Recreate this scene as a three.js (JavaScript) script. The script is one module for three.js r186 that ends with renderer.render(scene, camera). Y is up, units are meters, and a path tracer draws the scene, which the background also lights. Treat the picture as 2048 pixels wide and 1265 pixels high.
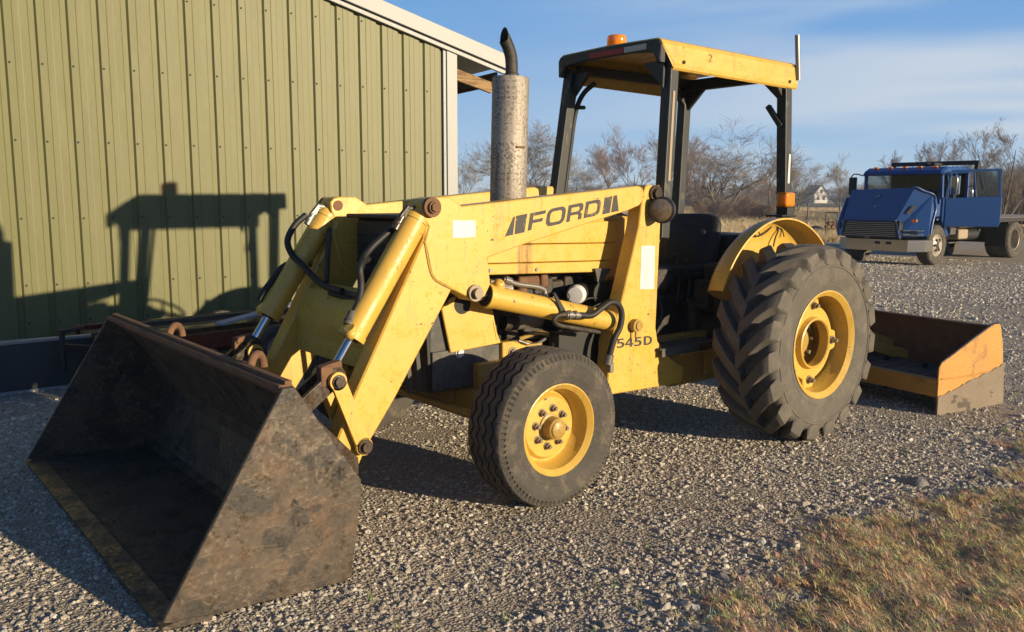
import * as THREE from 'three';
import { RoundedBoxGeometry } from 'three/addons/geometries/RoundedBoxGeometry.js';
import { mergeGeometries, toCreasedNormals } from 'three/addons/utils/BufferGeometryUtils.js';
import { FontLoader } from 'three/addons/loaders/FontLoader.js';

// ------------------------------------------------------------------ camera, sky, sun, exposure
const scene = new THREE.Scene();
const CAM = new THREE.Vector3(-4.739, 1.502, 4.0163), YAW = 0.6777, PITCH = 0.1371;
const camera = new THREE.PerspectiveCamera(40.2, 2048 / 1265, 0.1, 4000);
camera.position.copy(CAM);
camera.lookAt(CAM.x + Math.sin(YAW) * Math.cos(PITCH), CAM.y - Math.sin(PITCH), CAM.z - Math.cos(YAW) * Math.cos(PITCH));
camera.rotateZ(0.0023);
const renderer = new THREE.WebGLRenderer({ antialias: true });
renderer.toneMapping = THREE.LinearToneMapping;
renderer.toneMappingExposure = 1.7;
renderer.shadowMap.enabled = true;
const SUN_AZ = -17.5 * Math.PI / 180, SUN_EL = 10.75 * Math.PI / 180;
const sun = new THREE.DirectionalLight(new THREE.Color().setRGB(1, 0.82, 0.55), 5);
const SUN = new THREE.Vector3(-Math.sin(SUN_AZ) * Math.cos(SUN_EL), Math.sin(SUN_EL), Math.cos(SUN_AZ) * Math.cos(SUN_EL));
sun.target.position.set(-1, 0.8, -1); scene.add(sun.target);
sun.position.copy(SUN).multiplyScalar(40).add(sun.target.position);
sun.castShadow = true; sun.shadow.radius = 1; sun.shadow.mapSize.set(4096, 4096);
Object.assign(sun.shadow.camera, { left: -30, right: 30, top: 20, bottom: -20, near: 1, far: 120 });
scene.add(sun);

// ------------------------------------------------------------------ seeded noise
let rs = 12345;
const rnd = () => { rs = (rs + 0x6d2b79f5) | 0; let t = Math.imul(rs ^ (rs >>> 15), 1 | rs); t = (t + Math.imul(t ^ (t >>> 7), 61 | t)) ^ t; return ((t ^ (t >>> 14)) >>> 0) / 4294967296; };
const rr = (a, b) => a + (b - a) * rnd();
const clamp = (x, a = 0, b = 1) => Math.min(b, Math.max(a, x));
const sst = (a, b, x) => { const t = clamp((x - a) / (b - a)); return t * t * (3 - 2 * t); };
const lerp = (a, b, t) => a + (b - a) * t;
const hash2 = (i, j, s) => { let h = Math.imul(i, 374761393) ^ Math.imul(j, 668265263) ^ Math.imul(s, 974634337); h = Math.imul(h ^ (h >>> 13), 1274126177); h ^= h >>> 16; return ((Math.imul(h, 2246822519) ^ h) >>> 0) / 4294967296; };
function vnoise(x, y, px, py, s) {                        // tiles after px, py cells
  const xi = Math.floor(x), yi = Math.floor(y), fx = x - xi, fy = y - yi, u = fx * fx * (3 - 2 * fx), v = fy * fy * (3 - 2 * fy);
  const m = (a, p) => ((a % p) + p) % p, x0 = m(xi, px), x1 = m(xi + 1, px), y0 = m(yi, py), y1 = m(yi + 1, py);
  return lerp(lerp(hash2(x0, y0, s), hash2(x1, y0, s), u), lerp(hash2(x0, y1, s), hash2(x1, y1, s), u), v);
}
function field(n, px, py, oct, s, gain = 0.5) {           // fbm, 0..1, n x n
  const f = new Float32Array(n * n); let amp = 1, sum = 0;
  for (let o = 0; o < oct; o++) {
    for (let j = 0, i = 0; j < n; j++) for (let k = 0; k < n; k++, i++) f[i] += amp * vnoise(k / n * px, j / n * py, px, py, s + o);
    sum += amp; amp *= gain; px *= 2; py *= 2;
  }
  for (let i = 0; i < f.length; i++) f[i] /= sum;
  return f;
}
const wob = (x, z, s = 7) => { let a = 0, amp = 1, t = 0; for (let o = 0; o < 3; o++) { a += amp * vnoise(x * (1 << o) + 512, z * (1 << o) + 512, 65536, 65536, s + o); t += amp; amp *= 0.5; } return a / t; };

const enc = new Uint8Array(4097); for (let i = 0; i <= 4096; i++) { const c = i / 4096; enc[i] = Math.round(255 * (c <= 0.0031308 ? 12.92 * c : 1.055 * Math.pow(c, 1 / 2.4) - 0.055)); }
function texture(n, metres, fn, linear = false) {         // fn(i, x, y) -> albedo (linear) or a number
  const d = new Uint8Array(n * n * 4);
  for (let y = 0, i = 0; y < n; y++) for (let x = 0; x < n; x++, i++) {
    let c = fn(i, x, y); if (typeof c === 'number') c = [c, c, c]; else if (!linear) c = [c[0] * 0.64, c[1] * 0.64, c[2] * 0.64];
    for (let k = 0; k < 3; k++) d[i * 4 + k] = linear ? Math.round(clamp(c[k]) * 255) : enc[Math.round(clamp(c[k]) * 4096)];
    d[i * 4 + 3] = 255;
  }
  const t = new THREE.DataTexture(d, n, n, THREE.RGBAFormat);
  if (!linear) t.colorSpace = THREE.SRGBColorSpace;
  t.wrapS = t.wrapT = THREE.RepeatWrapping; t.magFilter = THREE.LinearFilter; t.minFilter = THREE.LinearMipmapLinearFilter; t.generateMipmaps = true;
  t.repeat.set(1 / metres, 1 / metres); t.needsUpdate = true;
  return t;
}
function scratches(n, count, len, ang, spread) {           // thin straight scrapes, tiling
  const f = new Float32Array(n * n);
  for (let k = 0; k < count; k++) {
    let x = rnd() * n, y = rnd() * n; const a = ang + rr(-spread, spread), L = len * Math.pow(rnd(), 2) + 6, s = rr(0.35, 1), dx = Math.cos(a), dy = Math.sin(a), w = rnd() < 0.25 ? 1 : 0;
    for (let t = 0; t < L; t++) { const g = s * Math.min(1, 4 * t / L, 4 * (1 - t / L)) * (0.6 + 0.4 * rnd()); for (let o = 0; o <= w; o++) { const i = ((Math.floor(y + o * Math.abs(dx)) % n + n) % n) * n + ((Math.floor(x + o * Math.abs(dy)) % n + n) % n); f[i] = Math.max(f[i], g); } x += dx; y += dy; }
  }
  return f;
}
const mix3 = (a, b, t) => [lerp(a[0], b[0], t), lerp(a[1], b[1], t), lerp(a[2], b[2], t)];

// ------------------------------------------------------------------ the sky
{
  const W = 2048, H = 1024, d = new Float32Array(W * H * 4);
  for (let j = 0, i = 0; j < H; j++) {
    const el = ((j + 0.5) / H - 0.5) * Math.PI;
    for (let k = 0; k < W; k++, i += 4) {
      const an = ((k + 0.5) / W - 0.5) * 2 * Math.PI, dx = Math.cos(an) * Math.cos(el), dz = Math.sin(an) * Math.cos(el), dy = Math.sin(el);
      const e = Math.max(0, dy), h = Math.exp(-e * 7.5);
      let c = mix3([0.042, 0.170, 0.405], [0.285, 0.40, 0.49], h);
      if (e > 0.34) c = mix3(c, [0.015, 0.045, 0.13], sst(0.36, 0.66, e));
      const s = dx * SUN.x + dy * SUN.y + dz * SUN.z;                     // the air glows round the sun
      const g = Math.pow(clamp(s), 6) * 0.08 + Math.pow(clamp(s), 40) * 0.4;
      c = [c[0] + 0.55 * g, c[1] + 0.42 * g, c[2] + 0.26 * g];
      if (dy > 0.005) {                                                   // thin drawn-out cirrus
        const q = 1 / (dy + 0.12), X = dx * q, Z = dz * q, a = 1.05, U = X * Math.cos(a) + Z * Math.sin(a), V = -X * Math.sin(a) + Z * Math.cos(a);
        const w1 = wob(U * 0.40 + 3.3, V * 0.95 + 8.1, 31), w2 = wob(U * 1.6, V * 4.5 + w1 * 2.5, 47), side = sst(0.12, 0.72, dx * 0.94 + dz * 0.34 - 0.1);
        const m = sst(0.36, 0.66, w1 * 0.78 + w2 * 0.24) * (0.06 + 0.94 * side) * (1 - 0.75 * sst(0.17, 0.34, dy)) * sst(0.0, 0.05, dy);
        c = mix3(c, [0.42, 0.445, 0.47], m * 0.78);
      }
      d[i] = c[0]; d[i + 1] = c[1]; d[i + 2] = c[2]; d[i + 3] = 1;
    }
  }
  const sky = new THREE.DataTexture(d, W, H, THREE.RGBAFormat, THREE.FloatType);
  sky.mapping = THREE.EquirectangularReflectionMapping; sky.magFilter = sky.minFilter = THREE.LinearFilter; sky.wrapS = THREE.RepeatWrapping; sky.needsUpdate = true;
  scene.background = sky; scene.environment = sky;
}

// ------------------------------------------------------------------ shape helpers
const V = (x, y, z) => new THREE.Vector3(x, y, z);
const A3 = (p) => (p.isVector3 ? p : V(p[0], p[1], p[2]));
function shapeOf(pts) { const s = new THREE.Shape(); pts.forEach(([x, y], i) => (i ? s.lineTo(x, y) : s.moveTo(x, y))); s.closePath(); return s; }
function slab(shape, z0, z1, bev = 0.004, curve = 10) {    // a shape in x-y given thickness from z0 to z1, edges chamfered
  const b = Math.min(bev, (z1 - z0) / 3);
  const g = new THREE.ExtrudeGeometry(shape, { depth: z1 - z0 - 2 * b, bevelEnabled: b > 0, bevelThickness: b, bevelSize: b, bevelOffset: -b, bevelSegments: 1, curveSegments: curve });
  return g.translate(0, 0, z0 + b);
}
const plate = (pts, z0, z1, bev) => slab(shapeOf(pts), z0, z1, bev);
function plateX(pts, x0, x1, bev) { const g = slab(shapeOf(pts.map(([z, y]) => [-z, y])), x0, x1, bev); return g.rotateY(Math.PI / 2); }   // points are (z, y)
function plateY(pts, y0, y1, bev) { const g = slab(shapeOf(pts.map(([x, z]) => [x, -z])), y0, y1, bev); return g.rotateX(-Math.PI / 2); }  // points are (x, z)
const box = (cx, cy, cz, sx, sy, sz, r = 0.006) => new RoundedBoxGeometry(sx, sy, sz, 1, Math.min(r, sx / 2.1, sy / 2.1, sz / 2.1)).translate(cx, cy, cz);
function orient(g, p, q) { const a = A3(p), b = A3(q), d = b.clone().sub(a); return g.applyQuaternion(new THREE.Quaternion().setFromUnitVectors(V(0, 1, 0), d.normalize())).translate((a.x + b.x) / 2, (a.y + b.y) / 2, (a.z + b.z) / 2); }
const cyl = (p, q, r, r2 = r, seg = 18, open = false) => orient(new THREE.CylinderGeometry(r2, r, A3(p).distanceTo(A3(q)), seg, 1, open), p, q);
function beam(p, q, w, h, ref = [0, 0, 1], r = 0.004) {    // bar from p to q; w lies along ref
  const a = A3(p), b = A3(q), y = b.clone().sub(a), L = y.length(); y.normalize();
  const z = A3(ref).clone().addScaledVector(y, -A3(ref).dot(y)).normalize(), x = y.clone().cross(z);
  return new RoundedBoxGeometry(h, L, w, 1, Math.min(r, h / 2.1, w / 2.1)).applyMatrix4(new THREE.Matrix4().makeBasis(x, y, z)).translate((a.x + b.x) / 2, (a.y + b.y) / 2, (a.z + b.z) / 2);
}
const tube = (pts, r, n = 28, seg = 8) => new THREE.TubeGeometry(new THREE.CatmullRomCurve3(pts.map(A3), false, 'centripetal'), n, r, seg, false);
const lathe = (prof, seg = 48) => new THREE.LatheGeometry(prof.map(([r, y]) => new THREE.Vector2(Math.max(r, 0.0001), y)), seg);   // round y
const latheZ = (prof, x, y, z, seg) => toCreasedNormals(lathe(prof, seg).rotateX(Math.PI / 2).translate(x, y, z), 0.6);             // round z: profile (r, z)
const hexZ = (x, y, z, r, h) => new THREE.CylinderGeometry(r, r, h, 6).rotateX(Math.PI / 2).translate(x, y, z);
const discZ = (x, y, z0, z1, r, seg = 24) => new THREE.CylinderGeometry(r, r, z1 - z0, seg).rotateX(Math.PI / 2).translate(x, y, (z0 + z1) / 2);
const mirrorZ = (g) => { const m = g.clone().scale(1, 1, -1); const ix = m.index; if (ix) { for (let i = 0; i < ix.count; i += 3) { const t = ix.getX(i); ix.setX(i, ix.getX(i + 2)); ix.setX(i + 2, t); } return m; } const f = (a) => { const n = a.itemSize, r = a.array; for (let i = 0; i < a.count; i += 3) for (let k = 0; k < n; k++) { const t = r[i * n + k]; r[i * n + k] = r[(i + 2) * n + k]; r[(i + 2) * n + k] = t; } }; for (const k of ['position', 'normal', 'uv']) if (m.attributes[k]) f(m.attributes[k]); return m; };

let off = 0;
function boxUV(g, shift = true) {                          // uv in metres from the face direction
  if (shift) off = (off + 0.377) % 1;
  const p = g.attributes.position, uv = new Float32Array(p.count * 2), a = V(0, 0, 0), b = V(0, 0, 0), c = V(0, 0, 0), e = V(0, 0, 0), f = V(0, 0, 0), sx = shift ? off * 3.1 : 0, sy = shift ? off * 7.7 : 0;
  for (let i = 0; i < p.count; i += 3) {
    a.fromBufferAttribute(p, i); b.fromBufferAttribute(p, i + 1); c.fromBufferAttribute(p, i + 2);
    const n = e.subVectors(b, a).cross(f.subVectors(c, a)), X = Math.abs(n.x), Y = Math.abs(n.y), Z = Math.abs(n.z);
    [a, b, c].forEach((v, k) => { const [s, t] = Z >= X && Z >= Y ? [v.x, v.y] : X >= Y ? [v.z, v.y] : [v.x, v.z]; uv[(i + k) * 2] = s + sx; uv[(i + k) * 2 + 1] = t + sy; });
  }
  g.setAttribute('uv', new THREE.BufferAttribute(uv, 2));
  return g;
}
function join(geos, shift = true, crease = 0) {
  const list = [].concat(geos).map((g) => {
    let h = g.index ? g.toNonIndexed() : g;
    if (h === g) h = g.clone();
    for (const k of Object.keys(h.attributes)) if (k !== 'position' && k !== 'normal') h.deleteAttribute(k);
    if (!h.attributes.normal) h.computeVertexNormals();
    h.morphAttributes = {}; h.clearGroups();
    return crease ? toCreasedNormals(h, crease) : h;
  });
  return boxUV(list.length > 1 ? mergeGeometries(list) : list[0], shift);
}
const taken = new Map();
function numbered(name) { const n = taken.get(name) || 0; taken.set(name, n + 1); return n ? name + '_' + String(n).padStart(3, '0') : name; }
function tag(o, label, category, group, kind) { if (label) o.userData.label = label; if (category) o.userData.category = category; if (group) o.userData.group = group; if (kind) o.userData.kind = kind; return o; }
function mesh(name, geos, mat, parent = scene, label) {
  const m = new THREE.Mesh(join(geos, mat !== M.hoodSide), mat); m.castShadow = m.receiveShadow = true;
  m.name = parent === scene ? numbered(name) : name; if (label) m.userData.label = label;
  parent.add(m); return m;
}
function thing(name, label, category, pos = [0, 0, 0], turn = 0, group) {
  const o = new THREE.Group(); o.name = numbered(name); o.position.set(...pos); o.rotation.y = turn; scene.add(o);
  return tag(o, label, category, group);
}
const each = (name, geos, mat, parent) => geos.forEach((g) => mesh(name, g, mat, parent));
const sub = (name, parent, pos = [0, 0, 0]) => { const o = new THREE.Group(); o.name = name; o.position.set(...pos); parent.add(o); return o; };

// ------------------------------------------------------------------ materials
const std = (o) => new THREE.MeshStandardMaterial(o), phy = (o) => new THREE.MeshPhysicalMaterial(o);
const rgb = (r, g, b) => new THREE.Color().setRGB(r * 0.68, g * 0.68, b * 0.68);
const M = {};
{
  const n = 1024, big = field(n, 3, 3, 5, 11), mid = field(n, 14, 14, 4, 23), fine = field(n, 90, 90, 3, 37), cellf = field(n, 44, 44, 2, 51), streak = field(n, 60, 5, 3, 61), streak2 = field(n, 5, 60, 3, 71);
  const scA = scratches(n, 420, 260, 0.15, 0.35), scB = scratches(n, 160, 160, 1.5, 0.3), scC = scratches(n, 90, 140, 0.6, 1.5);
  const grunge = texture(n, 0.9, (i) => clamp(0.42 + 0.5 * (mid[i] - 0.5) + 0.5 * (fine[i] - 0.5)), true);
  const grain = texture(512, 0.11, ((f) => (i) => f[i])(field(512, 60, 60, 3, 83)), true);
  M.grain = grain; M.grunge = grunge;
  // worn yellow paint with rust chips and scratches
  const yel = (base, chip) => texture(n, 1.15, (i, x, y) => {
    let c = base.map((v, k) => v * (0.9 + 0.2 * big[i]) * (0.95 + 0.1 * fine[i]));
    c = mix3(c, [0.55, 0.37, 0.11], 0.3 * sst(0.52, 0.75, mid[i] * 0.6 + big[i] * 0.5));
    const dust = sst(0.54, 0.70, streak[i] * 0.6 + big[i] * 0.45); c = mix3(c, [0.40, 0.27, 0.12], dust * 0.35); const fade = sst(0.5, 0.7, big[(i + 600 * n) % (n * n)]); c = mix3(c, [0.78, 0.62, 0.27], fade * 0.12); c = mix3(c, [0.20, 0.12, 0.05], scC[i] * 0.55);
    const sp = fine[(i * 1 + 137 * n) % (n * n)] + (big[i] - 0.5) * 0.5 - chip; c = mix3(c, [0.11, 0.06, 0.03], 0.85 * sst(0.30, 0.35, sp));
    const ch = cellf[i] + (mid[i] - 0.5) * 0.5; c = mix3(c, [0.075, 0.042, 0.022], 0.9 * sst(0.955, 0.99, ch));
    return c;
  });
  M.yellow = phy({ map: yel([0.85, 0.52, 0.082], 0.475), roughnessMap: grunge, roughness: 0.95, bumpMap: grain, bumpScale: 0.0004, clearcoat: 0.15, clearcoatRoughness: 0.5 });
  M.yellowWorn = phy({ map: yel([0.52, 0.33, 0.07], 0.42), roughnessMap: grunge, roughness: 1.1, bumpMap: grain, bumpScale: 0.0006 });
  M.rimYellow = phy({ map: yel([0.82, 0.51, 0.085], 0.49), roughnessMap: grunge, roughness: 0.85, clearcoat: 0.2, clearcoatRoughness: 0.45 });
  M.hoodSide = phy({ map: texture(n, 1.15, (i, x) => {           // same paint with a rust stain that ran down
    let c = [0.84, 0.515, 0.085].map((v) => v * (0.92 + 0.16 * big[i]) * (0.95 + 0.1 * fine[i]));
    const u = x / n, b = sst(0.485, 0.505, u + 0.02 * (mid[i] - 0.5)) * (1 - sst(0.575, 0.60, u + 0.02 * (mid[i] - 0.5)));
    c = mix3(c, [0.36, 0.19, 0.075], b * (0.35 + 0.5 * sst(0.35, 0.65, streak[i])));
    return mix3(c, [0.11, 0.06, 0.03], 0.8 * sst(0.80, 0.86, fine[i] + (big[i] - 0.5) * 0.5));
  }), roughnessMap: grunge, roughness: 0.95, clearcoat: 0.15, clearcoatRoughness: 0.5 });
  M.orange = std({ map: texture(n, 0.9, (i) => {
    let c = mix3([0.72, 0.37, 0.06], [0.62, 0.26, 0.045], big[i]);
    const w = sst(0.50, 0.70, mid[i] * 0.5 + big[(i + 350 * n) % (n * n)] * 0.55); c = mix3(c, [0.27, 0.12, 0.06], w * 0.7);
    c = mix3(c, [0.17, 0.085, 0.05], Math.max(scA[i], scB[i] * 0.8) * 0.8);
    return c.map((v) => v * (0.85 + 0.3 * fine[i]));
  }), roughness: 0.62, bumpMap: grain, bumpScale: 0.0006 });
  M.rustEarth = std({ map: texture(n, 1.3, (i) => {          // bare bucket steel: dirt, scale, rust
    let c = mix3([0.12, 0.083, 0.056], [0.21, 0.147, 0.095], sst(0.3, 0.7, big[i] * 0.6 + mid[i] * 0.4));
    c = mix3(c, [0.25, 0.135, 0.068], 0.55 * sst(0.52, 0.66, mid[i] * 0.55 + big[(i + 500 * n) % (n * n)] * 0.5));
    c = mix3(c, [0.28, 0.225, 0.16], 0.7 * sst(0.50, 0.62, big[(i + 300 * n) % (n * n)] * 0.5 + fine[i] * 0.5));
    c = mix3(c, [0.05, 0.043, 0.038], 0.75 * sst(0.60, 0.66, mid[(i + 210 * n) % (n * n)]));
    const s = sst(0.66, 0.72, streak2[i]); c = mix3(c, [0.06, 0.05, 0.042], s * 0.3); c = mix3(c, [0.40, 0.28, 0.17], 0.75 * scA[i]); c = mix3(c, [0.06, 0.05, 0.04], 0.8 * scB[i]);
    return c.map((v) => v * 0.62 * (0.7 + 0.6 * fine[i]));
  }), roughnessMap: grunge, roughness: 1.35, bumpMap: texture(n, 1.3, (i) => 0.5 * mid[i] + 0.3 * fine[i] + 0.3 * sst(0.55, 0.6, mid[(i + 210 * n) % (n * n)]), true), bumpScale: 0.0018 });
  M.rust = std({ map: texture(512, 0.4, ((a, b) => (i) => mix3([0.10, 0.05, 0.03], [0.30, 0.15, 0.07], a[i] * 0.7 + b[i] * 0.4))(field(512, 6, 6, 5, 91), field(512, 60, 60, 2, 95))), roughness: 0.85, bumpMap: grain, bumpScale: 0.001 });
  M.black = std({ color: rgb(0.014, 0.013, 0.012), roughness: 0.6, bumpMap: grain, bumpScale: 0.0003 });
  M.rops = std({ map: texture(512, 0.7, ((a, b) => (i) => mix3(mix3([0.014, 0.016, 0.018], [0.030, 0.032, 0.033], a[i]), [0.11, 0.09, 0.07], 0.7 * sst(0.66, 0.74, b[i])))(field(512, 5, 5, 4, 101), field(512, 20, 8, 3, 107))), roughness: 0.5 });
  M.slate = std({ map: texture(512, 0.8, ((a, b) => (i) => mix3([0.075, 0.075, 0.072], [0.15, 0.135, 0.11], sst(0.4, 0.75, a[i] * 0.6 + b[i] * 0.4)))(field(512, 4, 4, 5, 111), field(512, 40, 40, 3, 117))), roughness: 0.7, bumpMap: grain, bumpScale: 0.0004 });
  const rub = (a, b, k) => std({ map: texture(n, 0.75, (i) => mix3(mix3(a, b, sst(0.3, 0.75, big[i] * 0.6 + mid[i] * 0.4)), [0.23, 0.18, 0.12], k * sst(0.5, 0.68, mid[i] * 0.5 + fine[i] * 0.3 + big[(i + 100 * n) % (n * n)] * 0.25)).map((v) => v * (0.85 + 0.3 * fine[i]))), roughness: 0.88, bumpMap: grain, bumpScale: 0.0006 });
  M.rubber = rub([0.075, 0.066, 0.056], [0.125, 0.108, 0.088], 0.4);
  M.rubberDusty = rub([0.125, 0.11, 0.092], [0.185, 0.163, 0.135], 0.2);
  M.muffler = std({ map: texture(n, 0.8, (i) => {
    let c = mix3([0.40, 0.345, 0.28], [0.56, 0.50, 0.42], sst(0.3, 0.7, streak[i] * 0.6 + big[i] * 0.4));
    c = mix3(c, [0.12, 0.09, 0.065], 0.7 * sst(0.56, 0.64, fine[i] * 0.6 + streak[i] * 0.25 + big[i] * 0.18));
    return mix3(c, [0.10, 0.075, 0.055], 0.5 * sst(0.60, 0.72, streak[(i + 77) % (n * n)] * 0.45 + fine[(i + 40 * n) % (n * n)] * 0.6));
  }), roughness: 0.55, metalness: 0.35, bumpMap: grain, bumpScale: 0.0009 });
  M.chrome = std({ color: rgb(0.8, 0.8, 0.82), metalness: 1, roughness: 0.12 });
  M.bumper = std({ color: rgb(0.62, 0.58, 0.52), metalness: 1, roughness: 0.25, roughnessMap: null });
  M.steel = std({ color: rgb(0.34, 0.32, 0.29), metalness: 0.7, roughness: 0.42 });
  M.bolt = std({ color: rgb(0.30, 0.25, 0.19), metalness: 0.6, roughness: 0.5 });
  M.brown = std({ color: rgb(0.065, 0.042, 0.028), roughness: 0.7, roughnessMap: grunge });
  M.greasy = std({ map: texture(512, 0.6, ((a, b) => (i) => mix3([0.022, 0.018, 0.014], [0.10, 0.075, 0.05], sst(0.35, 0.8, a[i] * 0.6 + b[i] * 0.4)))(field(512, 6, 6, 5, 121), field(512, 40, 40, 3, 127))), roughness: 0.6, bumpMap: grain, bumpScale: 0.001 });
  M.castGrey = std({ color: rgb(0.28, 0.25, 0.21), metalness: 0.5, roughness: 0.5, bumpMap: grain, bumpScale: 0.0008 });
  M.white = std({ color: rgb(0.80, 0.79, 0.76), roughness: 0.55 });
  M.sticker = std({ map: texture(256, 0.3, ((a) => (i) => mix3([0.83, 0.82, 0.79], [0.70, 0.68, 0.62], sst(0.55, 0.8, a[i])))(field(256, 8, 8, 4, 131))), roughness: 0.5 });
  M.inkBlack = std({ map: texture(512, 0.5, ((a, b) => (i) => mix3([0.035, 0.033, 0.03], [0.22, 0.15, 0.045], sst(0.66, 0.74, a[i] * 0.5 + b[i] * 0.5)))(field(512, 30, 30, 2, 141), field(512, 6, 6, 4, 147))), roughness: 0.6 });
  M.red = std({ color: rgb(0.38, 0.02, 0.018), roughness: 0.5 });
  M.paleTape = std({ color: rgb(0.55, 0.53, 0.47), roughness: 0.4 });
  M.amber = phy({ color: rgb(1.4, 0.56, 0.02), roughness: 0.18, transmission: 0.55, thickness: 0, ior: 1.49, clearcoat: 0.6, clearcoatRoughness: 0.1 });
  M.amberCore = std({ color: rgb(1.2, 0.5, 0.04), roughness: 0.5 });
  M.lens = phy({ map: texture(256, 0.16, ((a) => (i) => mix3([0.12, 0.075, 0.03], [0.34, 0.25, 0.13], a[i]))(field(256, 10, 10, 4, 151))), roughness: 0.35, clearcoat: 0.8, clearcoatRoughness: 0.2 });
  M.seat = phy({ color: rgb(0.012, 0.011, 0.010), roughness: 0.62, bumpMap: grain, bumpScale: 0.0006 });
  // barn
  M.olive = std({ map: texture(n, 2.6, (i) => [0.188, 0.182, 0.060].map((v, k) => v * (0.93 + 0.12 * big[i] + 0.05 * (streak[i] - 0.5)) * (0.97 + 0.06 * fine[i]))), roughness: 0.55, bumpMap: texture(512, 1.9, ((a) => (i) => a[i])(field(512, 9, 4, 4, 161)), true), bumpScale: 0.005 });
  M.trim = std({ map: texture(512, 1.7, ((a, b) => (i) => mix3([0.37, 0.38, 0.385], [0.30, 0.295, 0.28], 0.7 * sst(0.55, 0.75, a[i] * 0.6 + b[i] * 0.4)))(field(512, 3, 3, 5, 171), field(512, 60, 8, 3, 177))), roughness: 0.5 });
  M.roof = std({ color: rgb(0.5, 0.5, 0.49), roughness: 0.5, metalness: 0.2 });
  M.wood = std({ map: texture(512, 0.6, ((a, b) => (i) => mix3([0.42, 0.26, 0.11], [0.17, 0.085, 0.035], sst(0.35, 0.7, a[i] * 0.75 + b[i] * 0.25)))(field(512, 3, 34, 4, 181), field(512, 40, 40, 2, 187))), roughness: 0.8, bumpMap: grain, bumpScale: 0.001 });
  M.oldWood = std({ map: texture(512, 0.6, ((a, b) => (i) => mix3([0.16, 0.115, 0.075], [0.06, 0.042, 0.03], sst(0.35, 0.7, a[i] * 0.75 + b[i] * 0.25)))(field(512, 3, 34, 4, 191), field(512, 40, 40, 2, 197))), roughness: 0.85, bumpMap: grain, bumpScale: 0.0012 });
  M.concrete = std({ map: texture(512, 1.1, ((a, b) => (i) => mix3([0.2, 0.19, 0.17], [0.32, 0.30, 0.27], a[i] * 0.6 + b[i] * 0.4))(field(512, 4, 4, 5, 201), field(512, 60, 60, 2, 207))), roughness: 0.9 });
  M.navy = std({ map: texture(512, 1.2, ((a) => (i) => mix3([0.028, 0.036, 0.048], [0.05, 0.056, 0.064], a[i]))(field(512, 6, 6, 4, 211))), roughness: 0.5 });
  M.bluePlank = std({ color: rgb(0.42, 0.46, 0.55), roughness: 0.6 });
  M.maroon = std({ color: rgb(0.13, 0.016, 0.014), roughness: 0.55, roughnessMap: grunge });
  // ground
  const N = 1024, cells = 88, gx = new Float32Array(cells * cells), gy = new Float32Array(cells * cells), gh = new Float32Array(cells * cells), gr = new Float32Array(cells * cells);
  for (let i = 0; i < gx.length; i++) { gx[i] = rnd(); gy[i] = rnd(); gh[i] = rnd(); gr[i] = rr(0.35, 0.75); }
  const stone = new Float32Array(N * N), tone = new Float32Array(N * N);
  for (let y = 0, i = 0; y < N; y++) for (let x = 0; x < N; x++, i++) {
    const u = x / N * cells, v = y / N * cells, ci = Math.floor(u), cj = Math.floor(v); let best = 0, bt = 0;
    for (let b = -1; b <= 1; b++) for (let a = -1; a <= 1; a++) {
      const k = ((cj + b + cells) % cells) * cells + ((ci + a + cells) % cells), dx = u - (ci + a + gx[k]), dy = v - (cj + b + gy[k]), d = Math.hypot(dx, dy * (0.8 + 0.5 * gh[k])) / gr[k];
      const h = (1 - d * d) * (0.5 + 0.5 * gh[k]); if (h > best) { best = h; bt = gh[k]; }
    }
    stone[i] = best; tone[i] = bt;
  }
  const dirt = field(N, 5, 5, 5, 221), grit = field(N, 180, 180, 2, 227);
  const gcol = (i) => { const s = sst(0.05, 0.3, stone[i]); let c = mix3([0.42, 0.335, 0.235].map((v) => v * (0.6 + 0.8 * grit[i])), mix3([0.44, 0.37, 0.29], [0.78, 0.69, 0.55], tone[i]), s * (0.45 + 0.5 * dirt[i])); return c.map((v) => v * (0.82 + 0.36 * grit[i])); };
  M.gravelMap = texture(N, 1.35, gcol);
  M.gravelBump = texture(N, 1.35, (i) => clamp(stone[i] * 0.85 + grit[i] * 0.15), true);
  M.gravel = std({ map: M.gravelMap, roughness: 0.95, bumpMap: M.gravelBump, bumpScale: 0.012 });
  M.stone = std({ color: 0xffffff, roughness: 0.9, bumpMap: grain, bumpScale: 0.0012 });
  M.fieldGrass = std({ map: texture(N, 9, ((a, b, c) => (i) => mix3(mix3([0.62, 0.46, 0.25], [0.86, 0.68, 0.41], a[i]), mix3([0.20, 0.14, 0.075], [0.28, 0.22, 0.11], b[i]), 0.6 * sst(0.45, 0.65, b[i] * 0.6 + c[i] * 0.4)).map((v) => v * (0.6 + 0.8 * c[i])))(field(N, 6, 6, 5, 231), field(N, 9, 9, 5, 237), field(N, 160, 160, 2, 241))), roughness: 0.95, bumpMap: texture(512, 3, ((a) => (i) => a[i])(field(512, 60, 60, 3, 251)), true), bumpScale: 0.45 });
  M.soil = std({ map: texture(512, 1.1, ((a, b) => (i) => mix3([0.46, 0.32, 0.155], [0.84, 0.63, 0.35], a[i] * 0.6 + b[i] * 0.4))(field(512, 8, 8, 4, 261), field(512, 90, 90, 2, 267))), roughness: 0.95, bumpMap: grain, bumpScale: 0.02 });
  M.blade = std({ color: 0xffffff, roughness: 0.9, side: THREE.DoubleSide });
  M.bark = std({ map: texture(512, 1.2, ((a) => (i) => mix3([0.12, 0.095, 0.07], [0.25, 0.205, 0.16], a[i]))(field(512, 24, 6, 4, 271))), roughness: 0.9 });
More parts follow.
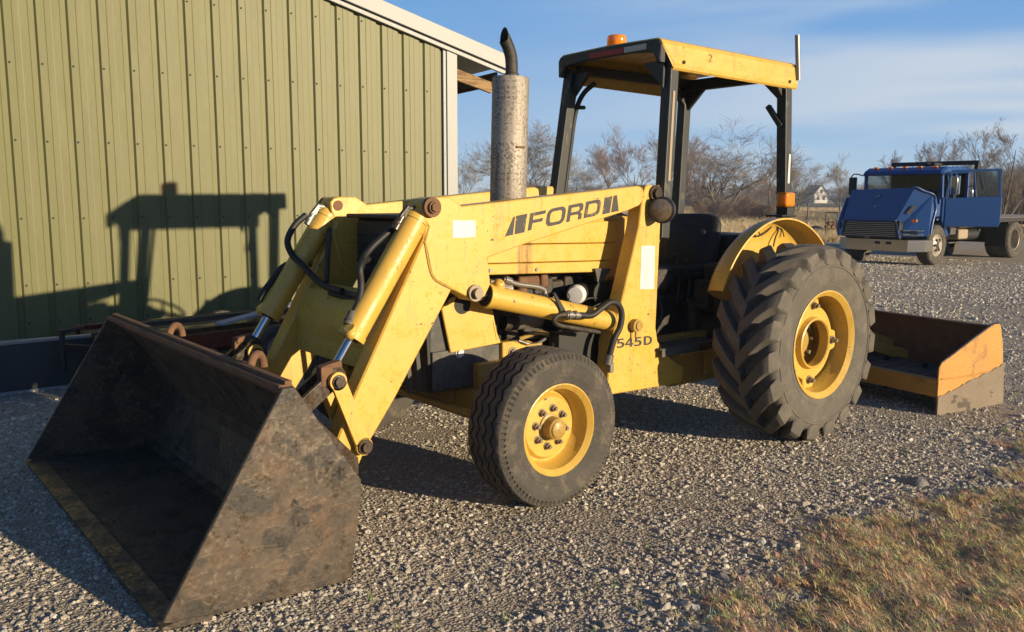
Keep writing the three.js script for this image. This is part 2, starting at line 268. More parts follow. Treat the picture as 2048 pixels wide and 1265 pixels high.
  M.bucketDark = std({ map: texture(n, 1.1, (i) => mix3(mix3([0.007, 0.006, 0.0055], [0.020, 0.015, 0.011], sst(0.3, 0.7, big[i])), [0.045, 0.029, 0.018], 0.8 * sst(0.55, 0.68, mid[i] * 0.6 + big[(i + 400 * n) % (n * n)] * 0.45)).map((v) => v * (0.75 + 0.5 * fine[i]))), roughness: 0.85, roughnessMap: grunge, bumpMap: grain, bumpScale: 0.0015 });
  M.mud = std({ map: texture(512, 0.7, ((a, b) => (i) => mix3(mix3([0.24, 0.18, 0.125], [0.38, 0.31, 0.23], a[i] * 0.6 + b[i] * 0.4), [0.07, 0.055, 0.045], 0.7 * sst(0.62, 0.7, a[(i + 9000) % (512 * 512)])))(field(512, 6, 10, 5, 281), field(512, 60, 60, 2, 287))), roughness: 0.9, bumpMap: grain, bumpScale: 0.002 });
  M.twig = std({ color: rgb(0.29, 0.225, 0.165), roughness: 0.9 });
  M.twigRed = std({ color: rgb(0.29, 0.19, 0.14), roughness: 0.9 });
  M.twigGrey = std({ color: rgb(0.30, 0.26, 0.215), roughness: 0.9 });
  M.siding = std({ color: rgb(0.75, 0.73, 0.7), roughness: 0.7 });
  M.darkRoof = std({ color: rgb(0.12, 0.11, 0.11), roughness: 0.8 });
  M.brick = std({ color: rgb(0.3, 0.11, 0.07), roughness: 0.85 });
  M.dark = std({ color: rgb(0.012, 0.012, 0.013), roughness: 0.7 });
  // truck
  M.blue = phy({ color: rgb(0.003, 0.06, 0.25), roughness: 0.4, clearcoat: 0.35, clearcoatRoughness: 0.08 });
  M.glass = phy({ color: rgb(0.75, 0.8, 0.8), transmission: 1, thickness: 0, roughness: 0.04, ior: 1.5 });
  M.truckRim = std({ color: rgb(0.46, 0.40, 0.33), roughness: 0.5, metalness: 0.3 });
  M.deckWood = M.oldWood;
  M.tan = std({ color: rgb(0.42, 0.33, 0.22), roughness: 0.7 });
}

// ------------------------------------------------------------------ the ground
const groundH = (x, z) => {
  const d = Math.hypot((x + 3.75) / 1.0, z / 2.2);
  let h = 0.05 * (1 - sst(0.45, 1.25, d)) + 0.03 * (wob(x * 0.55, z * 0.55, 3) - 0.5) * sst(0.2, 1.2, Math.min(Math.hypot(x + 2, z - 0.9), Math.hypot(x, z - 1)));
  h -= 0.16 * sst(0.25, 0.45, (wob(x * 0.25, z * 0.25, 9) - 0.5) * 0.35 + 0.5 * Math.max(sst(25, 33, x), sst(-9, -15, z) * sst(-40, 0, x), 0));
  return h;
};
const hummock = (x, z) => 0.045 * (wob(x * 4.2, z * 4.2, 91) - 0.5) + 0.02 * (wob(x * 13, z * 13, 97) - 0.5);
const LAWN0 = (x) => 2.18 + 0.10 * sst(-1.6, -0.9, x) * (1 - sst(-0.9, 0.3, x)) + 0.4 * sst(-1.7, -2.6, x);
const lawnEdge = (x) => LAWN0(x) + 0.7 * (wob(x * 0.9, 3.7, 17) - 0.5) + 0.4 * (wob(x * 4.1, 9.2, 19) - 0.5);
function sheet(xs, zs, hf) {
  const p = [], ix = [], n = xs.length;
  for (const z of zs) for (const x of xs) p.push(x, hf(x, z), z);
  for (let j = 0; j + 1 < zs.length; j++) for (let i = 0; i + 1 < n; i++) { const a = j * n + i; ix.push(a, a + n, a + 1, a + 1, a + n, a + n + 1); }
  const g = new THREE.BufferGeometry(); g.setAttribute('position', new THREE.Float32BufferAttribute(p, 3)); g.setIndex(ix); g.computeVertexNormals(); return g;
}
function ground(name, g, mat, kind = 'structure') {        // smooth normals, uv in metres
  const p = g.attributes.position, uv = new Float32Array(p.count * 2);
  for (let i = 0; i < p.count; i++) { uv[2 * i] = p.getX(i); uv[2 * i + 1] = p.getZ(i); }
  g.setAttribute('uv', new THREE.BufferAttribute(uv, 2));
  const m = new THREE.Mesh(g, mat); m.name = name; m.receiveShadow = true; m.castShadow = true; m.userData.kind = kind; scene.add(m); return m;
}
const steps = (a, b, d) => Array.from({ length: Math.round((b - a) / d) + 1 }, (_, i) => a + i * d);
{
  ground('field', sheet([-2500, -400, -80, 0, 30, 80, 200, 600, 2500], [-2500, -600, -200, -80, -20, 0, 80, 400, 2500], () => -0.09), M.fieldGrass);
  const xs = [...steps(-45, -8, 1), ...steps(-7.5, 5, 0.125), ...steps(5.5, 40, 0.5)], zs = [...steps(-32, -8, 1), ...steps(-7.5, 4, 0.125), ...steps(4.5, 40, 1)];
  ground('gravel_yard', sheet(xs, zs, groundH), M.gravel);
  ground('lawn', sheet([...steps(-9, -3.6, 0.2), ...steps(-3.5, 2.5, 0.035), ...steps(2.6, 14, 0.2)], [...steps(1.5, 3.6, 0.035), ...steps(3.7, 14, 0.4)], (x, z) => groundH(x, z) + hummock(x, z) + lerp(-0.05, 0.012, sst(-0.12, 0.25, z - lawnEdge(x)))), M.soil);
  ground('road', sheet(steps(60, 900, 20), [-1, 1].map((s) => s * 3), () => -0.05).rotateY(-0.35).translate(40, 0, -120), std({ color: rgb(0.42, 0.40, 0.36), roughness: 0.9 }));
}
{ // loose stones
  const base = [0, 1, 2, 3].map((k) => {
    const g = new THREE.IcosahedronGeometry(1, k > 1 ? 1 : 0), p = g.attributes.position, m = new Map();
    for (let i = 0; i < p.count; i++) { const key = [p.getX(i), p.getY(i), p.getZ(i)].map((v) => v.toFixed(3)).join(); if (!m.has(key)) m.set(key, rr(0.72, 1.2)); const s = m.get(key); p.setXYZ(i, p.getX(i) * s, p.getY(i) * s * 0.72, p.getZ(i) * s * 0.85); }
    g.computeVertexNormals(); return join(g, false);
  });
  const mt = new THREE.Matrix4(), q = new THREE.Quaternion(), e = new THREE.Euler(), pos = V(0, 0, 0), sc = V(0, 0, 0), col = new THREE.Color();
  function scatter(name, label, count, x0, x1, z0, z1, r0, r1, accept) {
    const per = Math.ceil(count / base.length), g = thing(name, label, 'gravel'); g.userData.kind = 'stuff';
    base.forEach((b) => {
      const im = new THREE.InstancedMesh(b, M.stone, per); im.name = 'gravel_stone'; im.castShadow = im.receiveShadow = true; im.userData.kind = 'stuff';
      for (let i = 0; i < per; i++) {
        let x, z, t = 0; do { x = rr(x0, x1); z = rr(z0, z1); } while (rnd() > accept(x, z) && ++t < 30);
        const r = r0 * Math.pow(r1 / r0, Math.pow(rnd(), 2.2)), y = groundH(x, z) + r * rr(-0.55, 0.08);
        e.set(rr(-0.7, 0.7), rr(0, 6.3), rr(-0.7, 0.7)); mt.compose(pos.set(x, y, z), q.setFromEuler(e), sc.set(r * rr(0.8, 1.3), r * rr(0.7, 1.1), r)); im.setMatrixAt(i, mt);
        const v = Math.pow(rnd(), 1.15), w = rnd(); im.setColorAt(i, col.setRGB(...mix3(mix3([0.22, 0.19, 0.15], [0.68, 0.615, 0.515], v), [0.34, 0.26, 0.16], w * w * 0.5)));
      }
      g.add(im);
    });
  }
  const lawny = (x, z) => 1 - 0.86 * sst(-0.3, 0.25, z - lawnEdge(x)), patch = (x, z) => 0.16 + 0.84 * sst(0.36, 0.62, 0.6 * wob(x * 0.9, z * 0.9, 29) + 0.4 * wob(x * 3.5, z * 3.5, 37));
  scatter('gravel', 'grey limestone gravel spread thick over the yard round the loader', 230000, -6.2, 4.5, -2.6, 3.2, 0.0035, 0.0165, (x, z) => lawny(x, z) * patch(x, z));
  scatter('gravel', 'coarser pale stones lying along the edge of the dry grass', 3600, -4, 4.5, 0.9, 2.6, 0.008, 0.028, (x, z) => Math.exp(-Math.pow((z - lawnEdge(x) + 0.12) / 0.32, 2)) * (0.15 + sst(0.42, 0.65, wob(x * 2, z * 2, 33))));
  scatter('gravel', 'gravel of the yard farther off, behind the loader and up to the truck', 110000, -7, 17, -10, 2.2, 0.009, 0.032, (x, z) => (x < 4.2 && z > -2.4 ? 0.02 : 1) * lawny(x, z) * patch(x, z));
}
{ // dry lawn: short bent blades in small tufts, some of them green
  const bladeG = (n, len, wid, lie) => {
    const p = [];
    for (let i = 0; i < n; i++) {
      const a = rr(0, 6.28), L = len * rr(0.5, 1.1), b = rr(lie * 0.4, lie), w = wid * rr(0.7, 1.2), ox = rr(-1, 1) * 0.012, oz = rr(-1, 1) * 0.012;
      let px = ox, py = 0, pz = oz, tilt = b * 0.5; const cx = Math.cos(a), sz = Math.sin(a), rows = [];
      for (let k = 0; k <= 3; k++) { const ww = w * (1 - k / 3.4); rows.push([px - sz * ww, py, pz + cx * ww, px + sz * ww, py, pz - cx * ww]); px += cx * Math.sin(tilt) * L / 3; pz += sz * Math.sin(tilt) * L / 3; py += Math.cos(tilt) * L / 3; tilt += b * 0.4; }
      for (let k = 0; k < 3; k++) { const r = rows[k], s = rows[k + 1]; p.push(r[0], r[1], r[2], r[3], r[4], r[5], s[0], s[1], s[2], r[3], r[4], r[5], s[3], s[4], s[5], s[0], s[1], s[2]); }
    }
    const g = new THREE.BufferGeometry(); g.setAttribute('position', new THREE.Float32BufferAttribute(p, 3)); g.computeVertexNormals(); return join(g, false);
  };
  const mt = new THREE.Matrix4(), q = new THREE.Quaternion(), e = new THREE.Euler(), col = new THREE.Color();
  function grass(name, label, geos, per, place, colour, size) {
    const g = thing(name, label, 'grass'); g.userData.kind = 'stuff';
    geos.forEach((b) => {
      const im = new THREE.InstancedMesh(b, M.blade, per); im.name = 'grass_tuft'; im.castShadow = im.receiveShadow = true; im.userData.kind = 'stuff';
      for (let i = 0; i < per; i++) { const [x, y, z] = place(); e.set(0, rr(0, 6.3), 0); mt.compose(V(x, y, z), q.setFromEuler(e), V(1, 1, 1).multiplyScalar(rr(...size))); im.setMatrixAt(i, mt); im.setColorAt(i, col.setRGB(...colour(x, z))); }
      g.add(im);
    });
  }
  const straw = () => mix3([0.60, 0.425, 0.195], [0.95, 0.75, 0.43], rnd()).map((v) => v * rr(0.55, 1.0));
  const green = (x, z) => sst(0.52, 0.62, wob(x * 2.1, z * 2.1, 43));
  const onLawn = (keep) => () => { let x, z, t = 0; do { x = rr(-4.5, 3.2); z = rr(1.35, 3.7); } while (rnd() > keep(x, z) && ++t < 60); return [x, groundH(x, z) + hummock(x, z) + 0.006, z]; };
  const lawnKeep = (x, z) => sst(-0.18, 0.30, z - lawnEdge(x) + 0.5 * (wob(x * 5, z * 5, 53) - 0.5)) * (0.08 + 0.92 * sst(0.36, 0.56, 0.5 * wob(x * 2.6, z * 2.6, 57) + 0.5 * wob(x * 9, z * 9, 59)));
  grass('dry_grass', 'dry straw coloured grass in the right foreground', [bladeG(10, 0.04, 0.0013, 1.7), bladeG(10, 0.03, 0.0014, 2.1), bladeG(8, 0.048, 0.0012, 2.0), bladeG(10, 0.06, 0.0012, 2.6)], 16000, onLawn(lawnKeep), (x, z) => straw(), [0.6, 1.25]);
  grass('green_grass', 'sparse green blades among the dry grass in the right foreground', [bladeG(8, 0.05, 0.0016, 0.9)], 160, onLawn((x, z) => lawnKeep(x, z) * Math.exp(-((x + 0.95) ** 2 + (z - 2.45) ** 2) / 0.05)), () => [0.12, 0.17, 0.055].map((v) => v * rr(0.7, 1.3)), [0.7, 1.2]);
  const far = () => { let x, z, t = 0; do { x = rr(20, 110); z = rr(-85, 0); } while ((groundH(x, z) > -0.06 && x < 40 && z > -32 || rnd() > Math.min(1, 1400 / ((x + 5) ** 2 + (z - 4) ** 2)) * (0.3 + sst(0.4, 0.6, wob(x * 0.2, z * 0.2, 63)))) && ++t < 80); return [x, -0.1, z]; };
  grass('field_grass', 'tall tan winter grass of the field beyond the yard', [bladeG(16, 0.42, 0.006, 0.9), bladeG(14, 0.3, 0.006, 1.1)], 42000, far, () => mix3([0.42, 0.30, 0.15], [0.76, 0.60, 0.36], rnd()), [0.6, 1.3]);
}

// ------------------------------------------------------------------ the barn
const WALL_TURN = 0.133;
{
  const k = -4.75, B = thing('metal_barn', 'olive green ribbed metal barn with white corner and roof trim, at the left', 'barn', [-Math.sin(WALL_TURN) * k, 0, Math.cos(WALL_TURN) * k], -WALL_TURN);
  const U1 = 0.547, rake = (u) => 3.217 + 0.28 * (U1 - u), ridge = -5.6, top = (u) => (u > ridge ? rake(u) : rake(2 * ridge - u)), pitch = 0.263, U0 = -1.009, base = 0.13;
  const prof = (i) => { const s = U0 + i * pitch; return [[s + 0.000, 0.024], [s + 0.062, 0.024], [s + 0.07, 0.0265], [s + 0.118, 0.0265], [s + 0.126, 0.024], [s + 0.188, 0.024], [s + 0.192, 0.021], [s + 0.199, 0.001], [s + 0.243, 0.001], [s + 0.259, 0.020]]; };
  const wall = sub('front_wall', B); wall.userData.label = 'olive ribbed front wall';
  for (let i = 5; i > -44; i -= 3) {
    let pts = []; for (let j = 2; j >= 0; j--) pts = [...prof(i - j), ...pts.length ? [] : []].length ? pts.concat(prof(i - j)) : pts;
    pts.push([U0 + (i + 1) * pitch, 0.024]);
    pts = pts.filter(([u]) => u < U1 + 0.02); if (pts.length < 2) continue;
    const pos = []; const add = (u, y, n) => pos.push(u, y, n);
    for (let a = 0; a + 1 < pts.length; a++) { const [u, n] = pts[a], [v, m] = pts[a + 1], yu = top(u) + 0.08, yv = top(v) + 0.08; add(u, base, n); add(v, base, m); add(v, yv, m); add(u, base, n); add(v, yv, m); add(u, yu, n); }
    const g = new THREE.BufferGeometry(); g.setAttribute('position', new THREE.Float32BufferAttribute(pos, 3)); g.computeVertexNormals();
    mesh('wall_panel', g, M.olive, wall);
    const s = []; for (let j = 0; j < 3; j++) for (const y of [0.3, 0.66, 1.292, 2.01, 2.715, 3.42, 4.1]) { const u = U0 + (i - j) * pitch + 0.02 + rr(-0.004, 0.004); if (u < U1 - 0.03 && y < top(u) - 0.05) s.push(hexZ(u, y + rr(-0.004, 0.004), 0.027, 0.010, 0.009)); }
    if (s.length) mesh('screw', s, M.dark, wall).userData.kind = 'stuff';
  }
  mesh('inner_wall', plate([[-12, 0.1], [U1, 0.1], [U1, top(U1) + 0.1], [ridge, top(ridge) + 0.1], [-12, top(-12) + 0.1]], -0.12, -0.02, 0), M.dark, B);
  mesh('side_wall', [box(U1 - 0.02, 1.65, -6.1, 0.06, 3.0, 11.9), ...Array.from({ length: 40 }, (_, i) => box(U1 + 0.02, 1.65, -0.5 - i * 0.29, 0.03, 3.0, 0.2))], M.olive, B);
  mesh('back_wall', plate([[-12, 0.1], [U1 - 0.06, 0.1], [U1 - 0.06, top(U1)], [ridge, top(ridge)], [-12, top(-12)]], -12.1, -12.04, 0), M.olive, B);
  mesh('far_side_wall', box(-12.03, 1.65, -6.1, 0.06, 3.0, 11.9), M.olive, B);
  mesh('foundation', [box(-5.72, 0.0, -0.16, 12.55, 0.24, 0.3), box(U1 - 0.12, 0, -6.1, 0.24, 0.24, 11.6)], M.concrete, B);
  mesh('base_trim', [box(-5.7, base + 0.005, 0.032, 12.5, 0.045, 0.012, 0.003), box(-5.7, base - 0.016, 0.044, 12.5, 0.012, 0.03, 0.003)], M.trim, B);
  // corner: a wide face with a narrow raised lip on the wall side
  mesh('corner_trim', [plateX([[0.0, base], [0.052, base], [0.052, rake(U1) + 0.02], [0, rake(U1) + 0.02]], U1 + 0.028, U1 + 0.165, 0.004), plateX([[0.0, base], [0.036, base], [0.036, rake(U1)], [0, rake(U1)]], U1 - 0.012, U1 + 0.024, 0.003), box(U1 + 0.14, 1.68, -0.08, 0.05, 3.05, 0.14)], M.trim, B);
  mesh('screw', [0.6, 1.2, 1.292, 2.0, 2.6].map((y) => hexZ(U1 + 0.004, y, 0.039, 0.006, 0.008)), M.brown, B).userData.kind = 'stuff';
  // roof over the side, rake boards, eave timber
  const eave = 1.43, th = 0.2;
  for (const [y0, y1, n0, n1, nm] of [[0.045, 0.215, 0.055, 0.12, 'rake_board'], [-0.012, 0.040, 0.03, 0.075, 'rake_trim']]) mesh(nm, [plate([[ridge, rake(ridge) + y0], [eave, rake(eave) + y0], [eave, rake(eave) + y1], [ridge, rake(ridge) + y1]], n0, n1, 0.004), plate([[2 * ridge - eave, rake(eave) + y0], [ridge - 0.004, rake(ridge) + y0], [ridge - 0.004, rake(ridge) + y1], [2 * ridge - eave, rake(eave) + y1]], n0, n1, 0.004)], M.trim, B);
  mesh('screw', Array.from({ length: 24 }, (_, i) => { const u = 1.3 - i * 0.2; return hexZ(u, rake(u) + 0.012, 0.078, 0.006, 0.008); }), M.brown, B).userData.kind = 'stuff';
  mesh('roof', [plate([[ridge, rake(ridge) + 0.12], [eave - 0.02, rake(eave) + 0.12], [eave - 0.02, rake(eave) + 0.2], [ridge, rake(ridge) + 0.2]], -12.3, 0.05, 0.004), plate([[2 * ridge - eave, rake(eave) + 0.12], [ridge - 0.004, rake(ridge) + 0.12], [ridge - 0.004, rake(ridge) + 0.2], [2 * ridge - eave, rake(eave) + 0.2]], -12.3, 0.05, 0.004)], M.roof, B);
  mesh('rafter', beam([0.72, 2.965, -0.1], [1.27, 2.825, -0.1], 0.05, 0.13, [0, 0, 1]), M.wood, B);
  for (let i = 1; i < 6; i++) mesh('rafter', beam([0.58, 3.0, -0.1 - i * 1.2], [1.27, 2.825, -0.1 - i * 1.2], 0.045, 0.12, [0, 0, 1]), M.oldWood, B);
  mesh('eave_board', beam([1.29, 2.93, -0.02], [1.29, 2.93, -12.2], 0.16, 0.03, [0, 1, 0]), M.oldWood, B);
}

// ------------------------------------------------------------------ the loader tractor (heads for -x; its left side faces +z)
const T = thing('loader_tractor', 'worn yellow front loader tractor with dark canopy frame and lowered rusty bucket', 'tractor');
function grid(rows, closed = true, crease = 0.7) {         // surface through rows of points
  const p = [], ix = [], n = rows[0].length, m = rows.length;
  for (const r of rows) for (const q of r) p.push(...q);
  for (let j = 0; j < (closed ? m : m - 1); j++) for (let i = 0; i + 1 < n; i++) { const a = j * n + i, b = ((j + 1) % m) * n + i; ix.push(a, a + 1, b, a + 1, b + 1, b); }
  const g = new THREE.BufferGeometry(); g.setAttribute('position', new THREE.Float32BufferAttribute(p, 3)); g.setIndex(ix); g.computeVertexNormals();
  return toCreasedNormals(g.toNonIndexed(), crease);
}
// ---- front wheels: three-rib tyres with zigzag grooves; local z = 0 is the middle of the tyre, +z outward
function frontWheel() {
  const W = new THREE.Group(); W.name = 'front_wheel';
  const R = 0.3887, rows = [], seg = 240;
  const cols = [[-0.09, 0.20, 0], [-0.113, 0.226, 0], [-0.118, 0.237, 0], [-0.127, 0.26, 0], [-0.135, 0.295, 0], [-0.134, R - 0.055, 0], [-0.127, R - 0.028, 0], [-0.116, R - 0.011, 0]];
  for (const g of [-0.076, -0.026, 0.026, 0.076]) cols.push([g - 0.0075, R - 0.004 * Math.abs(g / 0.076), 1], [g - 0.005, R - 0.022, 1], [g + 0.005, R - 0.022, 1], [g + 0.0075, R - 0.004 * Math.abs(g / 0.076), 1]);
  cols.push([0.114, R - 0.010, 0], [0.119, R - 0.014, 0], [0.1215, R - 0.020, 2], [0.129, R - 0.036, 2], [0.132, R - 0.044, 0], [0.135, R - 0.06, 0], [0.1365, R - 0.066, 0], [0.1345, R - 0.070, 0], [0.1355, 0.295, 0], [0.131, 0.272, 0], [0.1325, 0.268, 0], [0.127, 0.255, 0], [0.121, 0.238, 0], [0.117, 0.2255, 0], [0.095, 0.20, 0]);
  for (let j = 0; j < seg; j++) {
    const a = j / seg * 2 * Math.PI, q = j % 3, h8 = j % 8, zz = 0.0125 * (1 - Math.abs(h8 - 4) / 2);
    rows.push(cols.map(([z, r, t]) => { const rad = r - (t === 2 && q === 0 ? 0.004 : 0), zo = z + (t === 1 ? zz : 0) - (t === 2 && q === 0 ? 0.007 : 0); return [rad * Math.cos(a), rad * Math.sin(a), zo]; }));
  }
  mesh('tyre', grid(rows, true, 0.55), M.rubber, W);
  mesh('rim', [latheZ([[0.196, -0.12], [0.224, -0.122], [0.227, -0.115], [0.205, -0.10], [0.185, -0.05], [0.185, 0.02], [0.193, 0.045], [0.2, 0.062], [0.203, 0.092], [0.214, 0.104], [0.2215, 0.106], [0.2255, 0.112], [0.2275, 0.118], [0.222, 0.12], [0.213, 0.112], [0.1985, 0.098], [0.196, 0.066], [0.189, 0.05], [0.181, 0.022], [0.176, 0.015], [0.166, 0.016], [0.157, 0.032], [0.15, 0.04], [0.11, 0.042], [0.06, 0.042], [0.001, 0.042]], 0, 0, 0, 64)], M.rimYellow, W);
  mesh('hub', [latheZ([[0.066, 0.04], [0.068, 0.05], [0.062, 0.052], [0.056, 0.054], [0.0525, 0.1], [0.047, 0.105], [0.0, 0.106]], 0, 0, 0, 36), latheZ([[0.043, 0.1], [0.043, 0.112], [0.036, 0.117], [0, 0.12]], 0, 0, 0, 30)], M.yellowWorn, W);
  for (let i = 0; i < 8; i++) { const a = i * Math.PI / 4 + 0.39, x = 0.094 * Math.cos(a), y = 0.094 * Math.sin(a); mesh('lug_nut', [hexZ(x, y, 0.052, 0.0155, 0.02), discZ(x, y, 0.06, 0.076, 0.0085, 10), discZ(x, y, 0.041, 0.046, 0.021, 14)], M.bolt, W); }
  return W;
}
// ---- rear wheels: industrial lug tyres
function rearWheel() {
  const W = new THREE.Group(); W.name = 'rear_wheel';
  const R = 0.6134, geos = [], seg = 96, rows = [];
  const side = [[0.118, 0.545], [0.15, 0.542], [0.178, 0.535], [0.196, 0.52], [0.204, 0.505], [0.206, 0.492], [0.211, 0.488], [0.211, 0.478], [0.206, 0.474], [0.209, 0.44], [0.206, 0.40], [0.2, 0.372], [0.202, 0.366], [0.197, 0.356], [0.192, 0.331], [0.17, 0.31]];
  const cols = [...side.map(([z, r]) => [-z, r]).reverse(), [-0.06, 0.548], [0, 0.55], [0.06, 0.548], ...side];
  cols.sort((a, b) => 0);
  for (let j = 0; j < seg; j++) { const a = j / seg * 2 * Math.PI; rows.push(cols.map(([z, r]) => [r * Math.cos(a), r * Math.sin(a), z])); }
  geos.push(grid(rows, true, 0.5));
  const N = 19;
  for (const s of [-1, 1]) for (let i = 0; i < N; i++) {
    const th0 = (i + (s > 0 ? 0.5 : 0)) / N * 2 * Math.PI, sec = [];
    const wear = 0.006 * rnd();
    for (const [u, rt, rb, hw] of [[-0.012, R - 0.004, 0.54, 0.050], [0.05, R, 0.54, 0.046], [0.10, R - 0.001, 0.54, 0.044], [0.145, R - 0.006, 0.535, 0.046], [0.176, R - 0.014, 0.53, 0.050], [0.199, R - 0.030, 0.51, 0.058], [0.211, R - 0.07, 0.5, 0.050], [0.2125, R - 0.105, 0.49, 0.024]]) {
      const t = clamp(u / 0.2), thc = th0 + 0.37 * Math.pow(1 - t, 1.15), r = rt - wear * (u < 0.19 ? 1 : 0.3), row = [];
      for (const [k, rad] of [[-1.3, rb], [-1.0, r - 0.004], [-0.86, r], [0.86, r], [1.0, r - 0.004], [1.3, rb]]) { const a = thc + k * hw / 0.6; row.push([rad * Math.cos(a), rad * Math.sin(a), s * u]); }
      sec.push(row);
    }
    let g = grid(s > 0 ? sec : sec.map((r) => [...r].reverse()), false, 0.6);
    const cap = (r, flip) => { const p = []; for (let k = 1; k + 1 < r.length; k++) flip ? p.push(...r[0], ...r[k + 1], ...r[k]) : p.push(...r[0], ...r[k], ...r[k + 1]); const c = new THREE.BufferGeometry(); c.setAttribute('position', new THREE.Float32BufferAttribute(p, 3)); c.computeVertexNormals(); return c; };
    geos.push(g, cap(sec[0], s < 0), cap(sec[sec.length - 1], s > 0));
  }
  mesh('tyre', geos, M.rubberDusty, W);
  mesh('rim', [latheZ([[0.30, -0.19], [0.33, -0.2], [0.332, -0.19], [0.305, -0.17], [0.285, -0.1], [0.285, 0.08], [0.298, 0.11], [0.302, 0.165], [0.318, 0.18], [0.327, 0.182], [0.3319, 0.19], [0.333, 0.198], [0.326, 0.2], [0.316, 0.192], [0.298, 0.177], [0.294, 0.12], [0.281, 0.088], [0.28, 0.06], [0.277, -0.06], [0.275, -0.12]], 0, 0, 0, 80)], M.rimYellow, W);
  const disc = new THREE.Shape(); const P = 96;
  for (let i = 0; i < P; i++) { const a = i / P * 2 * Math.PI, r = 0.232 + 0.052 * sst(0.35, 0.8, Math.cos(4 * a + 0.4)); i ? disc.lineTo(r * Math.cos(a), r * Math.sin(a)) : disc.moveTo(r, 0); }
  disc.closePath(); disc.holes.push(new THREE.Path().absarc(0, 0, 0.142, 0, Math.PI * 2, true));
  mesh('wheel_disc', [slab(disc, 0.085, 0.1, 0.004, 40), latheZ([[0.142, 0.07], [0.142, 0.13], [0.149, 0.137], [0.157, 0.133], [0.16, 0.115], [0.166, 0.1]], 0, 0, 0, 56)], M.rimYellow, W);
  for (let i = 0; i < 4; i++) { const a = i * Math.PI / 2 - 0.1, x = 0.232 * Math.cos(a), y = 0.232 * Math.sin(a); mesh('clamp_bolt', [hexZ(x, y, 0.112, 0.019, 0.03), discZ(x, y, 0.1, 0.104, 0.028, 14), discZ(x, y, 0.12, 0.142, 0.011, 10)], M.bolt, W); }
  mesh('hub', [latheZ([[0.2, -0.05], [0.2, 0.0], [0.12, 0.01], [0.085, 0.02], [0.07, 0.04], [0.0, 0.045]], 0, 0, 0, 40)], M.yellowWorn, W);
  for (let i = 0; i < 8; i++) { const a = i * Math.PI / 4, x = 0.118 * Math.cos(a), y = 0.118 * Math.sin(a); mesh('lug_nut', [hexZ(x, y, 0.026, 0.014, 0.028)], M.bolt, W); }
  return W;
}
{
  const f = frontWheel(); f.position.set(-2.0185, 0.3887, 0.89); f.rotation.z = 0.2; T.add(f);
  const g = f.clone(); g.position.z = -0.89; g.scale.z = -1; T.add(g);
  const r = rearWheel(); r.position.set(0, 0.6134, 0.974); r.rotation.z = 0.08; T.add(r);
  const q = r.clone(); q.position.z = -0.974; q.scale.z = -1; T.add(q);
}
// ---- chassis, axles, engine
mesh('front_axle', [box(-2.02, 0.40, 0, 0.16, 0.17, 1.15, 0.03), box(-2.02, 0.46, 0, 0.22, 0.16, 0.5, 0.03), ...[-1, 1].map((s) => cyl([-2.02, 0.28, s * 0.64], [-2.02, 0.52, s * 0.64], 0.06)), ...[-1, 1].map((s) => cyl([-2.02, 0.389, s * 0.6], [-2.02, 0.389, s * 0.88], 0.05)), cyl([-2.2, 0.40, -0.6], [-2.2, 0.40, 0.6], 0.022)], M.yellowWorn, T);
mesh('rear_axle', [box(0, 0.6134, 0, 0.42, 0.44, 0.62, 0.05), cyl([0, 0.6134, -0.8], [0, 0.6134, 0.8], 0.13), ...[-1, 1].map((s) => cyl([0, 0.6134, s * 0.70], [0, 0.6134, s * 0.78], 0.2))], M.greasy, T);
mesh('transmission', [box(-0.55, 0.66, 0, 0.9, 0.42, 0.42, 0.05), box(-0.3, 0.92, 0, 0.5, 0.16, 0.36, 0.03)], M.greasy, T);
mesh('engine_block', [box(-1.4, 0.80, 0, 0.84, 0.42, 0.36, 0.02), box(-1.4, 1.03, 0, 0.8, 0.12, 0.26, 0.02), box(-1.45, 0.56, 0, 0.7, 0.14, 0.3, 0.03), ...[0, 1, 2].map((i) => box(-1.66 + i * 0.24, 0.98, 0.165, 0.15, 0.1, 0.06, 0.015)), cyl([-1.72, 0.72, 0.19], [-1.3, 0.70, 0.19], 0.032), cyl([-1.74, 0.80, 0.2], [-1.6, 0.79, 0.2], 0.05), box(-1.55, 0.74, 0.22, 0.16, 0.1, 0.08, 0.02)], M.greasy, T);
mesh('alternator', [cyl([-1.90, 0.985, 0.24], [-1.83, 0.985, 0.24], 0.062, 0.062, 20), cyl([-1.825, 0.985, 0.24], [-1.775, 0.985, 0.24], 0.066, 0.066, 20), cyl([-1.77, 0.985, 0.24], [-1.735, 0.985, 0.24], 0.05, 0.058, 20), ...[0, 1, 2, 3, 4, 5].map((i) => box(-1.815, 0.985 + 0.066 * Math.sin(i * 1.05), 0.24 + 0.066 * Math.cos(i * 1.05), 0.13, 0.012, 0.012, 0.002))], M.castGrey, T);
mesh('exhaust_manifold', [box(-1.55, 1.015, 0.2, 0.20, 0.075, 0.09, 0.02), cyl([-1.62, 0.92, 0.2], [-1.6, 1.0, 0.2], 0.05, 0.035), box(-1.47, 1.02, 0.22, 0.06, 0.085, 0.09, 0.02), cyl([-1.6, 1.03, 0.16], [-1.54, 1.46, 0.02], 0.035)], M.rust, T);
{ const f = sub('oil_filter', T); mesh('canister', [latheZ([[0.0, -0.1], [0.055, -0.09], [0.058, 0.06], [0.052, 0.07]], 0, 0, 0, 28).rotateY(-0.95).translate(-1.22, 0.935, 0.28)], M.black, f); mesh('end_cap', [latheZ([[0.055, 0.045], [0.0585, 0.07], [0.055, 0.098], [0.045, 0.112], [0, 0.115]], 0, 0, 0, 28).rotateY(-0.95).translate(-1.22, 0.935, 0.28)], M.white, f); }
